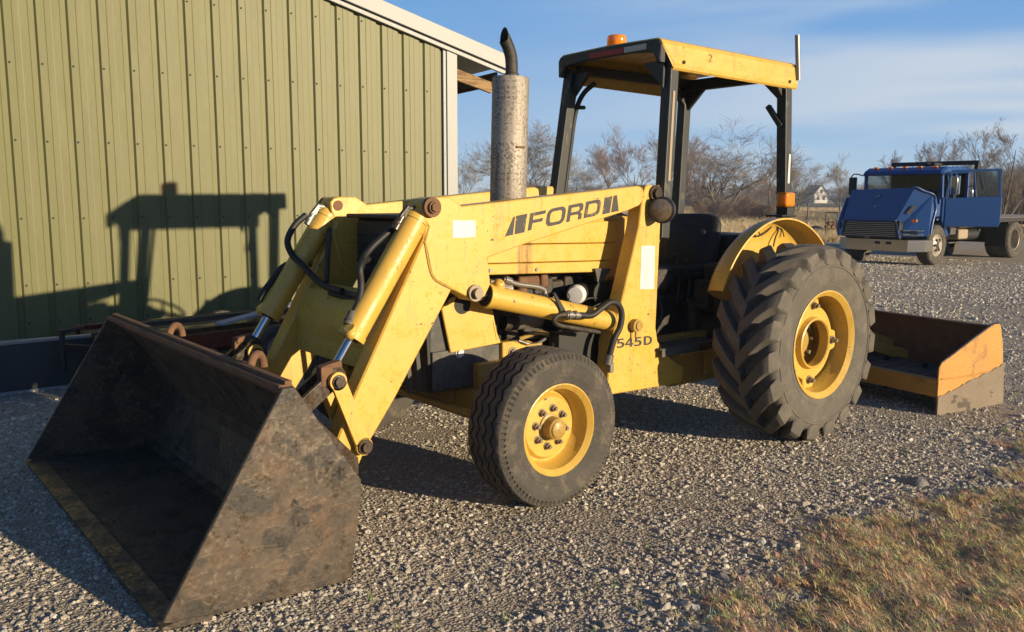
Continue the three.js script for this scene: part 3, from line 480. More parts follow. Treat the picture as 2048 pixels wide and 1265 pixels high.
mesh('steering_pump', [cyl([-1.1, 0.93, 0.12], [-1.1, 0.93, 0.36], 0.075), box(-1.08, 0.86, 0.2, 0.16, 0.14, 0.22, 0.02), box(-1.2, 0.80, 0.25, 0.12, 0.1, 0.1, 0.02)], M.black, T);
mesh('heat_shield', plate([[-1.16, 1.085], [-1.02, 1.075], [-1.13, 0.985]], 0.345, 0.351, 0.001), M.slate, T);
each('engine_pipe', [tube([[-1.7, 0.70, 0.30], [-1.62, 0.672, 0.33], [-1.5, 0.695, 0.31]], 0.010, 20, 8), tube([[-1.5, 0.6, 0.35], [-1.49, 0.66, 0.36], [-1.47, 0.69, 0.34]], 0.009, 12, 6), tube([[-1.60, 0.57, 0.33], [-1.61, 0.63, 0.34], [-1.58, 0.655, 0.35], [-1.56, 0.63, 0.35]], 0.009, 16, 6), tube([[-1.42, 0.58, 0.35], [-1.40, 0.64, 0.36], [-1.33, 0.665, 0.36], [-1.25, 0.64, 0.35]], 0.014, 18, 8)], M.steel, T);
mesh('engine_bracket', [tube([[-1.66, 0.70, 0.26], [-1.55, 0.73, 0.3], [-1.42, 0.70, 0.31], [-1.36, 0.73, 0.28]], 0.013, 20, 8), plate([[-1.74, 0.60], [-1.52, 0.58], [-1.5, 0.64], [-1.62, 0.69], [-1.74, 0.70]], 0.27, 0.30), box(-1.62, 0.665, 0.32, 0.12, 0.03, 0.05), box(-1.45, 0.61, 0.33, 0.06, 0.05, 0.05)], M.yellowWorn, T);
each('wiring', [tube([[-1.3, 0.86, 0.34], [-1.22, 0.91, 0.36], [-1.12, 0.89, 0.36], [-1.07, 0.82, 0.33]], 0.006, 20, 6), tube([[-1.02, 0.93, 0.38], [-1.1, 0.9, 0.4], [-1.2, 0.86, 0.38]], 0.005, 16, 6), tube([[-1.39, 0.88, 0.36], [-1.37, 0.93, 0.36], [-1.38, 0.95, 0.36]], 0.004, 8, 5)], M.black, T);
each('lower_frame', [box(-1.1, 0.52, 0.36, 1.9, 0.2, 0.07), box(-1.1, 0.52, -0.36, 1.9, 0.2, 0.07), box(-0.3, 0.42, 0.46, 0.66, 0.2, 0.08), box(-0.3, 0.42, -0.46, 0.66, 0.2, 0.08)], M.yellowWorn, T);
mesh('battery_box', [box(-1.33, 0.60, 0.36, 0.32, 0.26, 0.09, 0.01)], M.black, T);
// front frame
mesh('front_side_plate', plate([[-2.26, 0.93], [-2.2, 0.985], [-2.06, 0.995], [-1.935, 0.94], [-1.905, 0.79], [-1.872, 0.712], [-2.205, 0.695]], 0.345, 0.36), M.yellow, T);
mesh('front_side_plate', mirrorZ(plate([[-2.26, 0.93], [-2.2, 0.985], [-2.06, 0.995], [-1.935, 0.94], [-1.905, 0.79], [-1.872, 0.712], [-2.205, 0.695]], 0.345, 0.36)), M.yellow, T);
mesh('vent_hole_rim', [discZ(-2.13, 0.945, 0.352, 0.3625, 0.052, 28)], M.dark, T);
mesh('plate_crease', [beam([-1.925, 0.84, 0.361], [-1.90, 0.735, 0.361], 0.006, 0.012, [0, 0, 1])], M.yellow, T);
for (const s of [1, -1]) mesh('front_support', [box(-2.09, 0.60, s * 0.33, 0.44, 0.21, 0.03)], M.slate, T);
mesh('front_bolster', [box(-2.24, 0.70, 0, 0.16, 0.44, 0.66, 0.02)], M.slate, T);
mesh('support_bolt', [hexZ(-2.14, 0.685, 0.352, 0.02, 0.02), discZ(-2.14, 0.685, 0.343, 0.35, 0.026)], M.white, T);
mesh('frame_lug', [plate([[-1.868, 0.715], [-1.80, 0.715], [-1.70, 0.68], [-1.68, 0.55], [-1.868, 0.55]], 0.32, 0.37)], M.yellow, T);
mesh('frame_bolt', [discZ(-1.80, 0.655, 0.37, 0.374, 0.03), hexZ(-1.80, 0.655, 0.38, 0.021, 0.02)], M.bolt, T);
for (const x of [-2.42, -2.36]) mesh('guard_strap', [beam([x, 0.50, 0.30], [x - 0.03, 0.80, 0.30], 0.03, 0.026, [0, 0, 1])], M.slate, T);
mesh('guard_strap', [beam([-2.32, 0.50, 0.33], [-2.335, 0.84, 0.33], 0.02, 0.02, [0, 0, 1])], M.black, T);
// ---- hood and grille
{
  const hood = sub('hood', T); hood.userData.label = 'yellow engine hood with rust stain down its side';
  const topRoof = (y0) => [[-0.33, y0], [0.33, y0]];
  mesh('top_panel', plateX([[-0.30, 1.30], [-0.30, 1.375], [-0.24, 1.40], [0.24, 1.40], [0.30, 1.375], [0.30, 1.30]], -2.3, -0.98, 0.01), M.yellow, hood);
  mesh('side_panel', plate([[-1.945, 1.25], [-0.955, 1.23], [-0.955, 1.36], [-1.945, 1.36]], 0.316, 0.33, 0.005), M.hoodSide, hood);
  mesh('side_panel', plate([[-1.945, 1.148], [-0.985, 1.124], [-0.955, 1.226], [-1.945, 1.246]], 0.317, 0.331, 0.005), M.hoodSide, hood);
  mesh('side_panel', plate([[-1.945, 1.086], [-1.15, 1.060], [-1.12, 1.072], [-1.0, 1.068], [-0.985, 1.120], [-1.945, 1.144]], 0.316, 0.33, 0.005), M.hoodSide, hood);
  mesh('far_side', box(-1.55, 1.23, -0.32, 1.2, 0.3, 0.02), M.yellow, hood);
  each('screw', [[-1.925, 1.11], [-1.595, 1.098]].map(([x, y]) => hexZ(x, y, 0.334, 0.011, 0.009)), M.steel, hood);
}
{
  const g = sub('radiator_grille', T);
  mesh('shell', [box(-2.2, 1.12, 0, 0.36, 0.54, 0.64, 0.03)], M.black, g);
  mesh('cap_panel', [box(-2.22, 1.397, 0, 0.42, 0.022, 0.66, 0.008)], M.black, g);
  for (let i = 0; i < 9; i++) mesh('grille_bar', box(-2.384, 0.90 + i * 0.05, 0, 0.02, 0.012, 0.56, 0.004), M.dark, g);
}
mesh('dash_cowl', [plate([[-0.98, 1.0], [-0.62, 1.0], [-0.55, 1.2], [-0.66, 1.37], [-0.98, 1.40]], -0.28, 0.28, 0.02)], M.yellow, T);
mesh('dash_panel', [beam([-0.545, 1.21, 0], [-0.64, 1.36, 0], 0.5, 0.03, [0, 0, 1])], M.black, T);
// ---- muffler stack
{
  const m = sub('muffler', T, [-0.19, -0.045, 0.22]); m.userData.label = 'tall rusty silver exhaust muffler with curved stack';
  mesh('muffler_can', [lathe([[0.0, 1.38], [0.096, 1.385], [0.1015, 1.40], [0.1015, 2.185], [0.097, 2.195], [0.034, 2.20], [0.0, 2.2]], 44).applyMatrix4(new THREE.Matrix4().makeRotationZ(-0.027)).translate(-1.475, 0, 0)].map((g) => toCreasedNormals(g, 0.5).translate(-0.09, 0, 0)), M.muffler, m);
  const pts = [[-1.50, 2.19, 0], [-1.50, 2.26, 0], [-1.506, 2.31, 0], [-1.527, 2.36, 0], [-1.553, 2.40, 0]].map(A3), c = new THREE.CatmullRomCurve3(pts), fr = c.computeFrenetFrames(20), rows = [];
  for (let i = 0; i <= 20; i++) { const q = c.getPointAt(i / 20), t = c.getTangentAt(i / 20), b = V(0, 0, 1), n = b.clone().cross(t).normalize(); const row = []; for (let k = 0; k <= 20; k++) { const a = k / 20 * 2 * Math.PI, r = 0.034; const v = q.clone().addScaledVector(n, r * Math.cos(a)).addScaledVector(b, r * Math.sin(a)); if (i === 20) v.addScaledVector(t, 0.045 * -Math.cos(a)); row.push([v.x, v.y, v.z]); } rows.push(row); }
  mesh('stack_pipe', [grid(rows, false, 1.2), lathe([[0.034, 0], [0.042, 0.0], [0.04, 0.02], [0.035, 0.025]], 24).translate(-1.50, 2.195, 0)], M.greasy, m);
  mesh('seam_patch', [box(-1.52, 1.815, 0.104, 0.055, 0.012, 0.005, 0.002)], M.rust, m);
}
// ---- mast: two uprights that carry the booms
const MAST = [[-0.955, 1.52], [-0.93, 1.565], [-0.91, 1.573], [-0.81, 1.573], [-0.792, 1.555], [-0.793, 1.37], [-0.812, 0.72], [-0.792, 0.633], [-0.677, 0.521], [-0.60, 0.47], [-0.545, 0.452], [-0.535, 0.40], [-0.566, 0.342], [-1.225, 0.357], [-1.196, 0.654], [-1.124, 0.873], [-0.984, 1.33]];
for (const s of [1, -1]) {
  const up = sub('mast', T);
  const g = plate(MAST, 0.425, 0.53, 0.006); mesh('upright', s > 0 ? g : mirrorZ(g), M.yellow, up);
  mesh('pivot_pin', [discZ(-0.853, 1.523, s > 0 ? 0.53 : -0.565, s > 0 ? 0.565 : -0.53, 0.03), discZ(-0.853, 1.523, s > 0 ? 0.53 : -0.545, s > 0 ? 0.545 : -0.53, 0.05)], M.brown, up);
  const z0 = s > 0 ? 0.53 : -0.57, z1 = s > 0 ? 0.57 : -0.53;
  mesh('lower_pin', [discZ(-1.012, 0.752, z0, z1, 0.038), discZ(-1.005, 0.752, z0 - 0.008, z1 + 0.008, 0.027), box(-1.03, 0.70, s * 0.535, 0.014, 0.05, 0.008), box(-0.99, 0.70, s * 0.535, 0.014, 0.05, 0.008)], M.yellowWorn, up);
}
mesh('cross_tube', [cyl([-0.95, 0.62, -0.44], [-0.95, 0.62, 0.44], 0.06)], M.yellowWorn, T);
// ---- booms
const UPPER = [[-2.476, 1.415], [-2.482, 1.47], [-2.46, 1.492], [-2.42, 1.5], [-2.325, 1.5], [-2.25, 1.456], [-0.99, 1.567], [-0.955, 1.555], [-0.94, 1.50], [-0.98, 1.455], [-1.072, 1.427], [-1.805, 1.268], [-2.092, 1.196], [-2.073, 1.06], [-2.11, 1.0], [-2.155, 0.985], [-2.197, 0.994], [-2.306, 1.047], [-2.406, 1.10], [-2.43, 1.13], [-2.467, 1.288], [-2.445, 1.36]];
const LOWER = [[-2.47, 1.30], [-2.455, 1.40], [-2.30, 1.40], [-2.22, 1.20], [-2.309, 1.044], [-2.645, 0.541], [-2.80, 0.335], [-2.84, 0.26], [-2.90, 0.235], [-2.955, 0.27], [-2.965, 0.37], [-2.868, 0.574]];
for (const s of [1, -1]) {
  const b = sub('loader_arm', T), flip = (g) => { const q = g.index ? g.toNonIndexed() : g; return s > 0 ? q : mirrorZ(q); };
  mesh('upper_boom', [flip(plate(UPPER, 0.405, 0.53, 0.005))], M.yellow, b);
  mesh('lower_boom', [flip(plate(LOWER, 0.41, 0.522, 0.008))], M.yellow, b);
  mesh('weld_bead', [flip(tube([[-2.467, 1.288, 0.523], [-2.43, 1.13, 0.523], [-2.406, 1.10, 0.523], [-2.306, 1.047, 0.523]], 0.005, 24, 5))], M.yellowWorn, b);
  // bucket cylinder
  const z = s * 0.47, top = [-2.437, 1.452, z], low = [-2.943, 0.704, z], at = (t) => top.map((v, i) => lerp(v, low[i], t));
  const c = sub('bucket_cylinder', T);
  mesh('barrel', [cyl(at(0.065), at(0.80), 0.062, 0.062, 28), cyl(at(0.07), at(0.095), 0.0655, 0.0655, 28), cyl(at(0.775), at(0.805), 0.066, 0.066, 28), cyl(at(0.01), at(0.075), 0.04, 0.055, 18)], M.yellow, c);
  mesh('rod', [cyl(at(0.79), at(0.985), 0.0235, 0.0235, 20)], M.chrome, c);
  mesh('rod_seal', [cyl(at(0.803), at(0.812), 0.036, 0.036, 20)], M.dark, c);
  mesh('rod_eye', [discZ(low[0], low[1], z - 0.05, z + 0.05, 0.036), cyl(at(0.95), at(0.985), 0.03, 0.034)], M.brown, c);
  mesh('top_pin', [discZ(top[0], top[1], Math.min(s * 0.40, s * 0.57), Math.max(s * 0.40, s * 0.57), 0.029), discZ(top[0], top[1], Math.min(s * 0.531, s * 0.555), Math.max(s * 0.531, s * 0.555), 0.048), hexZ(top[0], top[1], s * 0.574, 0.022, 0.016)], M.rust, c);
  mesh('port', [cyl([at(0.72)[0] - 0.05, at(0.72)[1] - 0.03, z + s * 0.035], [at(0.72)[0] - 0.07, at(0.72)[1] - 0.005, z + s * 0.04], 0.026), new THREE.SphereGeometry(0.03, 14, 10).translate(at(0.72)[0] - 0.06, at(0.72)[1] - 0.035, z + s * 0.035)], M.yellow, c);
  mesh('hose_fitting', [beam([at(0.06)[0] - 0.05, at(0.06)[1] + 0.045, z], [at(0.06)[0] - 0.10, at(0.06)[1] - 0.01, z], 0.03, 0.03, [0, 0, 1]), cyl([at(0.06)[0] - 0.01, at(0.06)[1] + 0.035, z], [at(0.06)[0] - 0.06, at(0.06)[1] + 0.04, z], 0.017), cyl([at(0.06)[0] - 0.09, at(0.06)[1] + 0.0, z], [at(0.06)[0] - 0.13, at(0.06)[1] - 0.06, z], 0.019), hexZ(0, 0, 0, 0.02, 0.02).rotateX(1.57).translate(at(0.06)[0] - 0.115, at(0.06)[1] - 0.03, z)], s > 0 ? M.brown : M.steel, c);
  // rocker links
  const k = sub('bucket_linkage', T);
  for (const q of [s * 0.55, s * 0.385]) mesh('link_plate', [beam([-2.963, 0.69, q], [-2.828, 0.34, q], 0.022, 0.075, [0, 0, 1]), discZ(-2.958, 0.677, q - 0.011, q + 0.011, 0.042), discZ(-2.833, 0.352, q - 0.011, q + 0.011, 0.042)], M.yellow, k);
  mesh('link_pin', [discZ(-2.958, 0.677, Math.min(s * 0.36, s * 0.585), Math.max(s * 0.36, s * 0.585), 0.024), discZ(-2.958, 0.677, Math.min(s * 0.56, s * 0.57), Math.max(s * 0.56, s * 0.57), 0.031)], M.brown, k);
  mesh('link_pin', [discZ(-2.833, 0.352, Math.min(s * 0.36, s * 0.59), Math.max(s * 0.36, s * 0.59), 0.024), discZ(-2.833, 0.352, Math.min(s * 0.56, s * 0.572), Math.max(s * 0.56, s * 0.572), 0.036)], M.brown, k);
  for (const q of [s * 0.52, s * 0.42]) mesh('dump_link', [beam([-2.95, 0.69, q], [-3.19, 0.52, q], 0.024, 0.08, [0, 0, 1]), discZ(-2.95, 0.69, q - 0.012, q + 0.012, 0.046)], M.brown, k);
  mesh('pin_keeper', [beam([-3.02, 0.73, s * 0.50], [-2.92, 0.75, s * 0.50], 0.05, 0.03, [0, 0, 1]), box(-3.0, 0.70, s * 0.51, 0.06, 0.09, 0.05)], M.rust, k);
  // lift cylinder
  const l = sub('lift_cylinder', T), p0 = [-2.178, 1.023, s * 0.475], p1 = [-1.12, 0.775, s * 0.475], lt = (t) => p0.map((v, i) => lerp(v, p1[i], t));
  mesh('barrel', [cyl(lt(0.115), lt(0.985), 0.06, 0.06, 28), cyl(lt(0.105), lt(0.135), 0.0645, 0.0645, 28), cyl(lt(0.965), lt(0.99), 0.064, 0.064, 28)], M.yellow, l);
  mesh('rod', [cyl(lt(0.02), lt(0.11), 0.032, 0.032, 20)], M.chrome, l);
  mesh('end_seal', [cyl(lt(0.1035), lt(0.1065), 0.056, 0.056, 24)], M.dark, l);
  mesh('rod_eye', [discZ(p0[0], p0[1], s * 0.475 - 0.05, s * 0.475 + 0.05, 0.042)], M.yellow, l);
  mesh('lift_pin', [discZ(p0[0], p0[1], Math.min(s * 0.41, s * 0.575), Math.max(s * 0.41, s * 0.575), 0.026), discZ(p0[0], p0[1], Math.min(s * 0.532, s * 0.548), Math.max(s * 0.532, s * 0.548), 0.043)], M.bolt, l);
  mesh('port', [new THREE.SphereGeometry(0.032, 16, 12).translate(lt(0.19)[0], lt(0.19)[1] + 0.07, s * 0.475), cyl([lt(0.19)[0], lt(0.19)[1] + 0.03, s * 0.475], [lt(0.19)[0], lt(0.19)[1] + 0.075, s * 0.475], 0.03)], M.yellow, l);
}
mesh('hydraulic_pipe', [tube([[-1.95, 1.075, 0.475], [-1.86, 1.045, 0.475], [-1.70, 1.015, 0.475], [-1.66, 0.995, 0.475], [-1.66, 0.965, 0.475]], 0.014, 30, 8), cyl([-1.94, 1.074, 0.475], [-1.90, 1.06, 0.475], 0.02)], M.steel, T);
mesh('hydraulic_pipe', [tube([[-1.33, 0.745, 0.55], [-1.5, 0.782, 0.56], [-1.655, 0.822, 0.57], [-1.68, 0.845, 0.575], [-1.655, 0.868, 0.58], [-1.58, 0.868, 0.58]], 0.013, 50, 8), cyl([-1.335, 0.746, 0.55], [-1.31, 0.74, 0.55], 0.011)], M.greasy, T);
mesh('pipe_clamp', [plate([[-1.66, 0.99], [-1.645, 0.99], [-1.555, 0.87], [-1.575, 0.85], [-1.60, 0.87]], 0.535, 0.548, 0.003)], M.black, T);
mesh('hydraulic_hose', [tube([[-1.5, 0.858, 0.58], [-1.40, 0.85, 0.58], [-1.33, 0.885, 0.585], [-1.26, 0.912, 0.585], [-1.20, 0.895, 0.585], [-1.168, 0.84, 0.583], [-1.175, 0.76, 0.578], [-1.21, 0.70, 0.572], [-1.232, 0.63, 0.565], [-1.245, 0.56, 0.555]], 0.018, 80, 10)], M.black, T);
mesh('hose_fitting', [cyl([-1.60, 0.868, 0.58], [-1.5, 0.856, 0.58], 0.019), hexZ(0, 0, 0, 0.026, 0.025).rotateY(1.57).translate(-1.575, 0.866, 0.58), hexZ(0, 0, 0, 0.026, 0.02).rotateY(1.57).translate(-1.53, 0.861, 0.58), cyl([-1.237, 0.605, 0.562], [-1.245, 0.55, 0.555], 0.026), box(-1.232, 0.53, 0.56, 0.03, 0.06, 0.04)], M.steel, T);
// hoses of the bucket cylinders
mesh('hydraulic_hose', [tube([[-2.515, 1.405, 0.43], [-2.552, 1.368, 0.42], [-2.636, 1.310, 0.42], [-2.71, 1.25, 0.42], [-2.735, 1.20, 0.40], [-2.70, 1.12, 0.34], [-2.64, 1.06, 0.30]], 0.0165, 40, 10)], M.black, T);
mesh('hydraulic_hose', [tube([[-2.66, 1.20, 0.36], [-2.74, 1.20, 0.42], [-2.782, 1.17, 0.46], [-2.778, 1.095, 0.46], [-2.79, 1.03, 0.463], [-2.83, 0.96, 0.47], [-2.85, 0.935, 0.475]], 0.0165, 40, 10)], M.black, T);
mesh('hose_fitting', [cyl([-2.825, 0.97, 0.468], [-2.862, 0.915, 0.482], 0.025), cyl([-2.845, 0.94, 0.475], [-2.853, 0.93, 0.478], 0.03, 0.03, 6)], M.slate, T);
mesh('hydraulic_hose', [tube([[-2.60, 1.40, -0.47], [-2.667, 1.347, -0.47], [-2.715, 1.26, -0.47], [-2.70, 1.19, -0.46], [-2.686, 1.134, -0.36], [-2.67, 1.06, -0.22], [-2.665, 1.03, -0.1], [-2.66, 1.02, 0.05]], 0.018, 60, 10)], M.black, T);
mesh('hydraulic_hose', [tube([[-2.60, 1.13, -0.42], [-2.66, 1.14, -0.49], [-2.735, 1.113, -0.5], [-2.796, 1.047, -0.5], [-2.85, 0.98, -0.505], [-2.875, 0.94, -0.505]], 0.018, 40, 10)], M.black, T);
mesh('hydraulic_pipe', [tube([[-2.66, 1.03, -0.1], [-2.64, 1.01, 0.1], [-2.63, 1.02, 0.3], [-2.64, 1.06, 0.39]], 0.016, 40, 8), tube([[-2.655, 1.0, -0.1], [-2.63, 0.985, 0.1], [-2.62, 0.99, 0.37]], 0.016, 40, 8), tube([[-2.5, 1.32, -0.39], [-2.56, 1.2, -0.30], [-2.65, 1.05, -0.15]], 0.016, 30, 8)], M.greasy, T);
// cross member between the lower booms
{
  const pr = [[-2.50, 1.015], [-2.56, 1.03], [-2.63, 1.0], [-2.685, 0.93], [-2.70, 0.84], [-2.70, 0.76], [-2.72, 0.67], [-2.69, 0.665], [-2.665, 0.74], [-2.62, 0.70], [-2.55, 0.75], [-2.49, 0.85]];
  mesh('cross_member', plate(pr, -0.408, 0.408, 0.006), M.yellow, T);
}
// ---- lettering and stickers
let font;
{
  const z0 = 0.5302, z1 = 0.5315, O = [-1.83, 1.326], U = [0.528 / 4, 0.078 / 4], H = [0.018, 0.091], map = (g) => { const p = g.attributes.position; for (let i = 0; i < p.count; i++) { const u = p.getX(i), v = p.getY(i); p.setXY(i, O[0] + U[0] * u + H[0] * v, O[1] + U[1] * u + H[1] * v); } g.computeVertexNormals(); return g; };
  const let_ = (pts, holes = []) => { const s = shapeOf(pts); holes.forEach((h) => s.holes.push(new THREE.Path(h.map(([x, y]) => new THREE.Vector2(x, y))))); return map(new THREE.ExtrudeGeometry(s, { depth: z1 - z0, bevelEnabled: false }).translate(0, 0, z0)); };
  const rr4 = (x0, y0, x1, y1, rx, ry, n = 6) => { const o = []; for (const [cx, cy, a0] of [[x1 - rx, y1 - ry, 0], [x0 + rx, y1 - ry, 1], [x0 + rx, y0 + ry, 2], [x1 - rx, y0 + ry, 3]]) for (let i = 0; i <= n; i++) { const a = (a0 + i / n) * Math.PI / 2; o.push([cx + rx * Math.cos(a), cy + ry * Math.sin(a)]); } return o; };
  const w = 0.19, t = 0.2;
  const F = let_([[0, 0], [w, 0], [w, 0.38], [0.72, 0.38], [0.72, 0.38 + t], [w, 0.38 + t], [w, 1 - t], [0.82, 1 - t], [0.82, 1], [0, 1]]);
  const Og = let_(rr4(0.92, -0.02, 1.94, 1.02, 0.28, 0.36), [rr4(0.92 + w, t - 0.02, 1.94 - w, 1.02 - t, 0.14, 0.18).reverse()]);
  const Rg = let_([[2.06, 0], [2.06 + w, 0], [2.06 + w, 0.34], [2.5, 0.34], [2.62, 0.34], [2.70, 0.28], [2.71, 0], [2.9, 0], [2.9, 0.28], [2.84, 0.40], [2.76, 0.45], [2.86, 0.50], [2.92, 0.6], [2.92, 0.82], [2.85, 0.95], [2.72, 1], [2.06, 1]], [[[2.06 + w, 0.53], [2.06 + w, 1 - t], [2.64, 1 - t], [2.72, 0.75], [2.72, 0.6], [2.65, 0.53]].reverse()]);
  const Dg = let_([[3.04, 0], [3.68, 0], [3.86, 0.08], [3.96, 0.26], [3.96, 0.74], [3.86, 0.92], [3.68, 1], [3.04, 1]], [[[3.04 + w, t], [3.04 + w, 1 - t], [3.62, 1 - t], [3.73, 0.92 - t], [3.76, 0.66], [3.76, 0.34], [3.73, 0.08 + t], [3.62, t]].reverse()]);
  for (const g of [F, Og, Rg, Dg]) mesh('letter', g, M.inkBlack, T);
  for (const p of [[[-1.14, -0.04], [-0.74, -0.04], [-0.78, 1.0], [-0.86, 1.0]], [[-0.66, -0.04], [-0.16, -0.04], [-0.16, 1.02], [-0.72, 1.02]], [[4.13, -0.02], [4.58, -0.02], [4.58, 1.02], [4.13, 1.02]], [[4.66, -0.02], [5.12, -0.02], [4.86, 1.02], [4.66, 1.02]]]) mesh('stripe', let_(p), M.inkBlack, T);
  font = await new FontLoader().loadAsync('fonts/droid/droid_sans_bold.typeface.json');
  const sh = font.generateShapes('545D', 1), g = new THREE.ExtrudeGeometry(sh, { depth: 0.001, bevelEnabled: false, curveSegments: 5 }); g.computeBoundingBox();
  const bb = g.boundingBox, W = bb.max.x - bb.min.x, Hh = bb.max.y - bb.min.y; g.translate(-bb.min.x, -bb.min.y, 0);
  const p = g.attributes.position; for (let i = 0; i < p.count; i++) { const u = p.getX(i) / W, v = p.getY(i) / Hh; p.setXYZ(i, -1.148 + 0.303 * u, 0.628 - 0.010 * u + 0.055 * v, 0.5303 + p.getZ(i)); }
  mesh('model_number', g, M.inkBlack, T);
  mesh('sticker', [plate([[-2.307, 1.388], [-2.168, 1.3845], [-2.168, 1.302], [-2.307, 1.303]], 0.5302, 0.5312, 0)], M.sticker, T);
  mesh('sticker', [plate([[-0.957, 1.219], [-0.840, 1.215], [-0.839, 0.955], [-0.962, 0.963]], 0.5302, 0.5312, 0)], M.sticker, T);
  mesh('sticker_print', [box(-2.233, 1.33, 0.5316, 0.002, 0.045, 0.0006, 0.0002), box(-0.868, 1.208, 0.5316, 0.004, 0.004, 0.0006, 0.0002), box(-0.868, 1.19, 0.5316, 0.004, 0.012, 0.0006, 0.0002)], M.steel, T);
}
// ---- work lights on the mast
for (const s of [1, -1]) {
  const w = sub('work_light', T); w.position.set(-0.868, 1.428, s * 0.61); w.rotation.y = s > 0 ? -2.6 + Math.PI / 2 - 0.02 : 2.6 - Math.PI / 2 + Math.PI + 0.02;
  if (s < 0) w.rotation.y = -w.rotation.y + 2 * Math.PI; 
  mesh('lamp_housing', latheZ([[0.0, -0.075], [0.035, -0.072], [0.06, -0.05], [0.072, -0.02], [0.078, 0.0], [0.078, 0.022], [0.072, 0.026], [0.07, 0.018]], 0, 0, 0, 36), M.black, w);
  mesh('lamp_lens', latheZ([[0.071, 0.018], [0.05, 0.025], [0.0, 0.03]], 0, 0, 0, 36), M.lens, w);
  mesh('lamp_bracket', box(-0.868, 1.45, s * 0.55, 0.03, 0.05, 0.06), M.brown, T);
}
// ---- operator's place
{
  const st = sub('seat', T); st.userData.label = 'black vinyl operator seat';
  const back = (pts, r) => { const rows = []; for (const [x, y, hw, th] of pts) { const row = []; for (let k = 0; k <= 24; k++) { const a = k / 24 * 2 * Math.PI, ca = Math.cos(a), sa = Math.sin(a), z = hw * Math.sign(sa) * Math.pow(Math.abs(sa), 0.45); row.push([x + th * Math.sign(ca) * Math.pow(Math.abs(ca), 0.7), y, z]); } rows.push(row); } return grid(rows, false, 1.0); };
  mesh('backrest', [back([[0.06, 0.98, 0.0, 0.0], [0.06, 0.985, 0.24, 0.05], [0.08, 1.08, 0.262, 0.055], [0.12, 1.22, 0.258, 0.052], [0.15, 1.32, 0.24, 0.045], [0.165, 1.365, 0.205, 0.035], [0.168, 1.385, 0.15, 0.02], [0.168, 1.388, 0.0, 0.0]])], M.seat, st);
  mesh('back_cushion', [back([[0.045, 1.05, 0.0, 0.0], [0.045, 1.06, 0.16, 0.04], [0.07, 1.16, 0.185, 0.05], [0.10, 1.27, 0.17, 0.044], [0.12, 1.31, 0.12, 0.02], [0.12, 1.315, 0.0, 0.0]])], M.seat, st);
  mesh('cushion', [box(-0.14, 0.965, 0, 0.46, 0.12, 0.5, 0.05), box(-0.12, 1.02, 0.22, 0.4, 0.05, 0.06, 0.02), box(-0.12, 1.02, -0.22, 0.4, 0.05, 0.06, 0.02)], M.seat, st);
  mesh('seat_base', [box(-0.1, 0.86, 0, 0.36, 0.1, 0.34, 0.01)], M.black, st);
  each('floor_plate', [box(-0.52, 0.585, 0.40, 0.58, 0.012, 0.34, 0.003), box(-0.52, 0.585, -0.40, 0.58, 0.012, 0.34, 0.003), box(-0.62, 0.565, 0.571, 0.36, 0.05, 0.008, 0.002)], M.slate, T);
  mesh('step', [box(-0.40, 0.535, 0.50, 0.44, 0.012, 0.16, 0.003), box(-0.28, 0.45, 0.52, 0.1, 0.16, 0.02)], M.yellowWorn, T);
  const w = sub('steering_wheel', T); w.position.set(-0.42, 1.36, 0); w.rotation.z = -0.55;
  mesh('wheel_rim', new THREE.TorusGeometry(0.19, 0.014, 10, 40).rotateX(Math.PI / 2), M.black, w);
  mesh('spoke', [0, 2.1, 4.2].map((a) => beam([0, -0.03, 0], [0.18 * Math.cos(a), 0, 0.18 * Math.sin(a)], 0.03, 0.012, [0, 1, 0])), M.black, w);
  mesh('column', cyl([0, -0.45, 0], [0, -0.02, 0], 0.03, 0.025), M.black, w);
  const lv = sub('control_lever', T); mesh('lever_rod', cyl([-0.42, 1.0, -0.3], [-0.13, 1.335, -0.3], 0.008), M.steel, lv); mesh('knob', new THREE.SphereGeometry(0.025, 14, 10).translate(-0.123, 1.34, -0.3), M.black, lv);
  each('console', [box(0.02, 0.9, 0.40, 0.3, 0.34, 0.14, 0.02), box(-0.14, 0.86, 0.36, 0.12, 0.2, 0.12, 0.02), box(0.02, 0.9, -0.42, 0.3, 0.34, 0.16, 0.02)], M.greasy, T);
  mesh('fuel_tank', [box(0.36, 1.0, 0, 0.3, 0.5, 0.7, 0.04)], M.greasy, T);
  for (const [x, z, h2, r] of [[-0.36, 0.30, 0.28, 0.018], [-0.30, 0.34, 0.24, 0.016], [-0.20, -0.32, 0.3, 0.018]]) { const g2 = sub('gear_lever', T); mesh('lever_rod', tube([[x, 0.82, z], [x + 0.02, 0.95, z], [x - 0.03, 0.84 + h2, z]], 0.008, 14, 6), M.black, g2); mesh('knob', new THREE.SphereGeometry(r, 12, 9).translate(x - 0.03, 0.85 + h2, z), M.black, g2); }
  mesh('valve_block', [box(-0.60, 0.98, 0.30, 0.16, 0.14, 0.12, 0.01), cyl([-0.66, 1.05, 0.30], [-0.66, 1.12, 0.30], 0.018), cyl([-0.58, 1.05, 0.30], [-0.58, 1.12, 0.30], 0.018)], M.greasy, T);
  each('engine_hose', [tube([[-1.85, 0.9, 0.2], [-1.8, 0.86, 0.27], [-1.66, 0.87, 0.27], [-1.5, 0.9, 0.24]], 0.016, 24, 8), tube([[-1.72, 0.62, 0.26], [-1.6, 0.60, 0.33], [-1.45, 0.66, 0.33], [-1.36, 0.78, 0.28]], 0.012, 24, 8), tube([[-0.62, 0.92, 0.32], [-0.72, 0.8, 0.38], [-0.85, 0.72, 0.38]], 0.014, 24, 8), tube([[-0.58, 0.92, 0.32], [-0.62, 0.75, 0.40], [-0.70, 0.66, 0.40]], 0.014, 24, 8)], M.black, T);
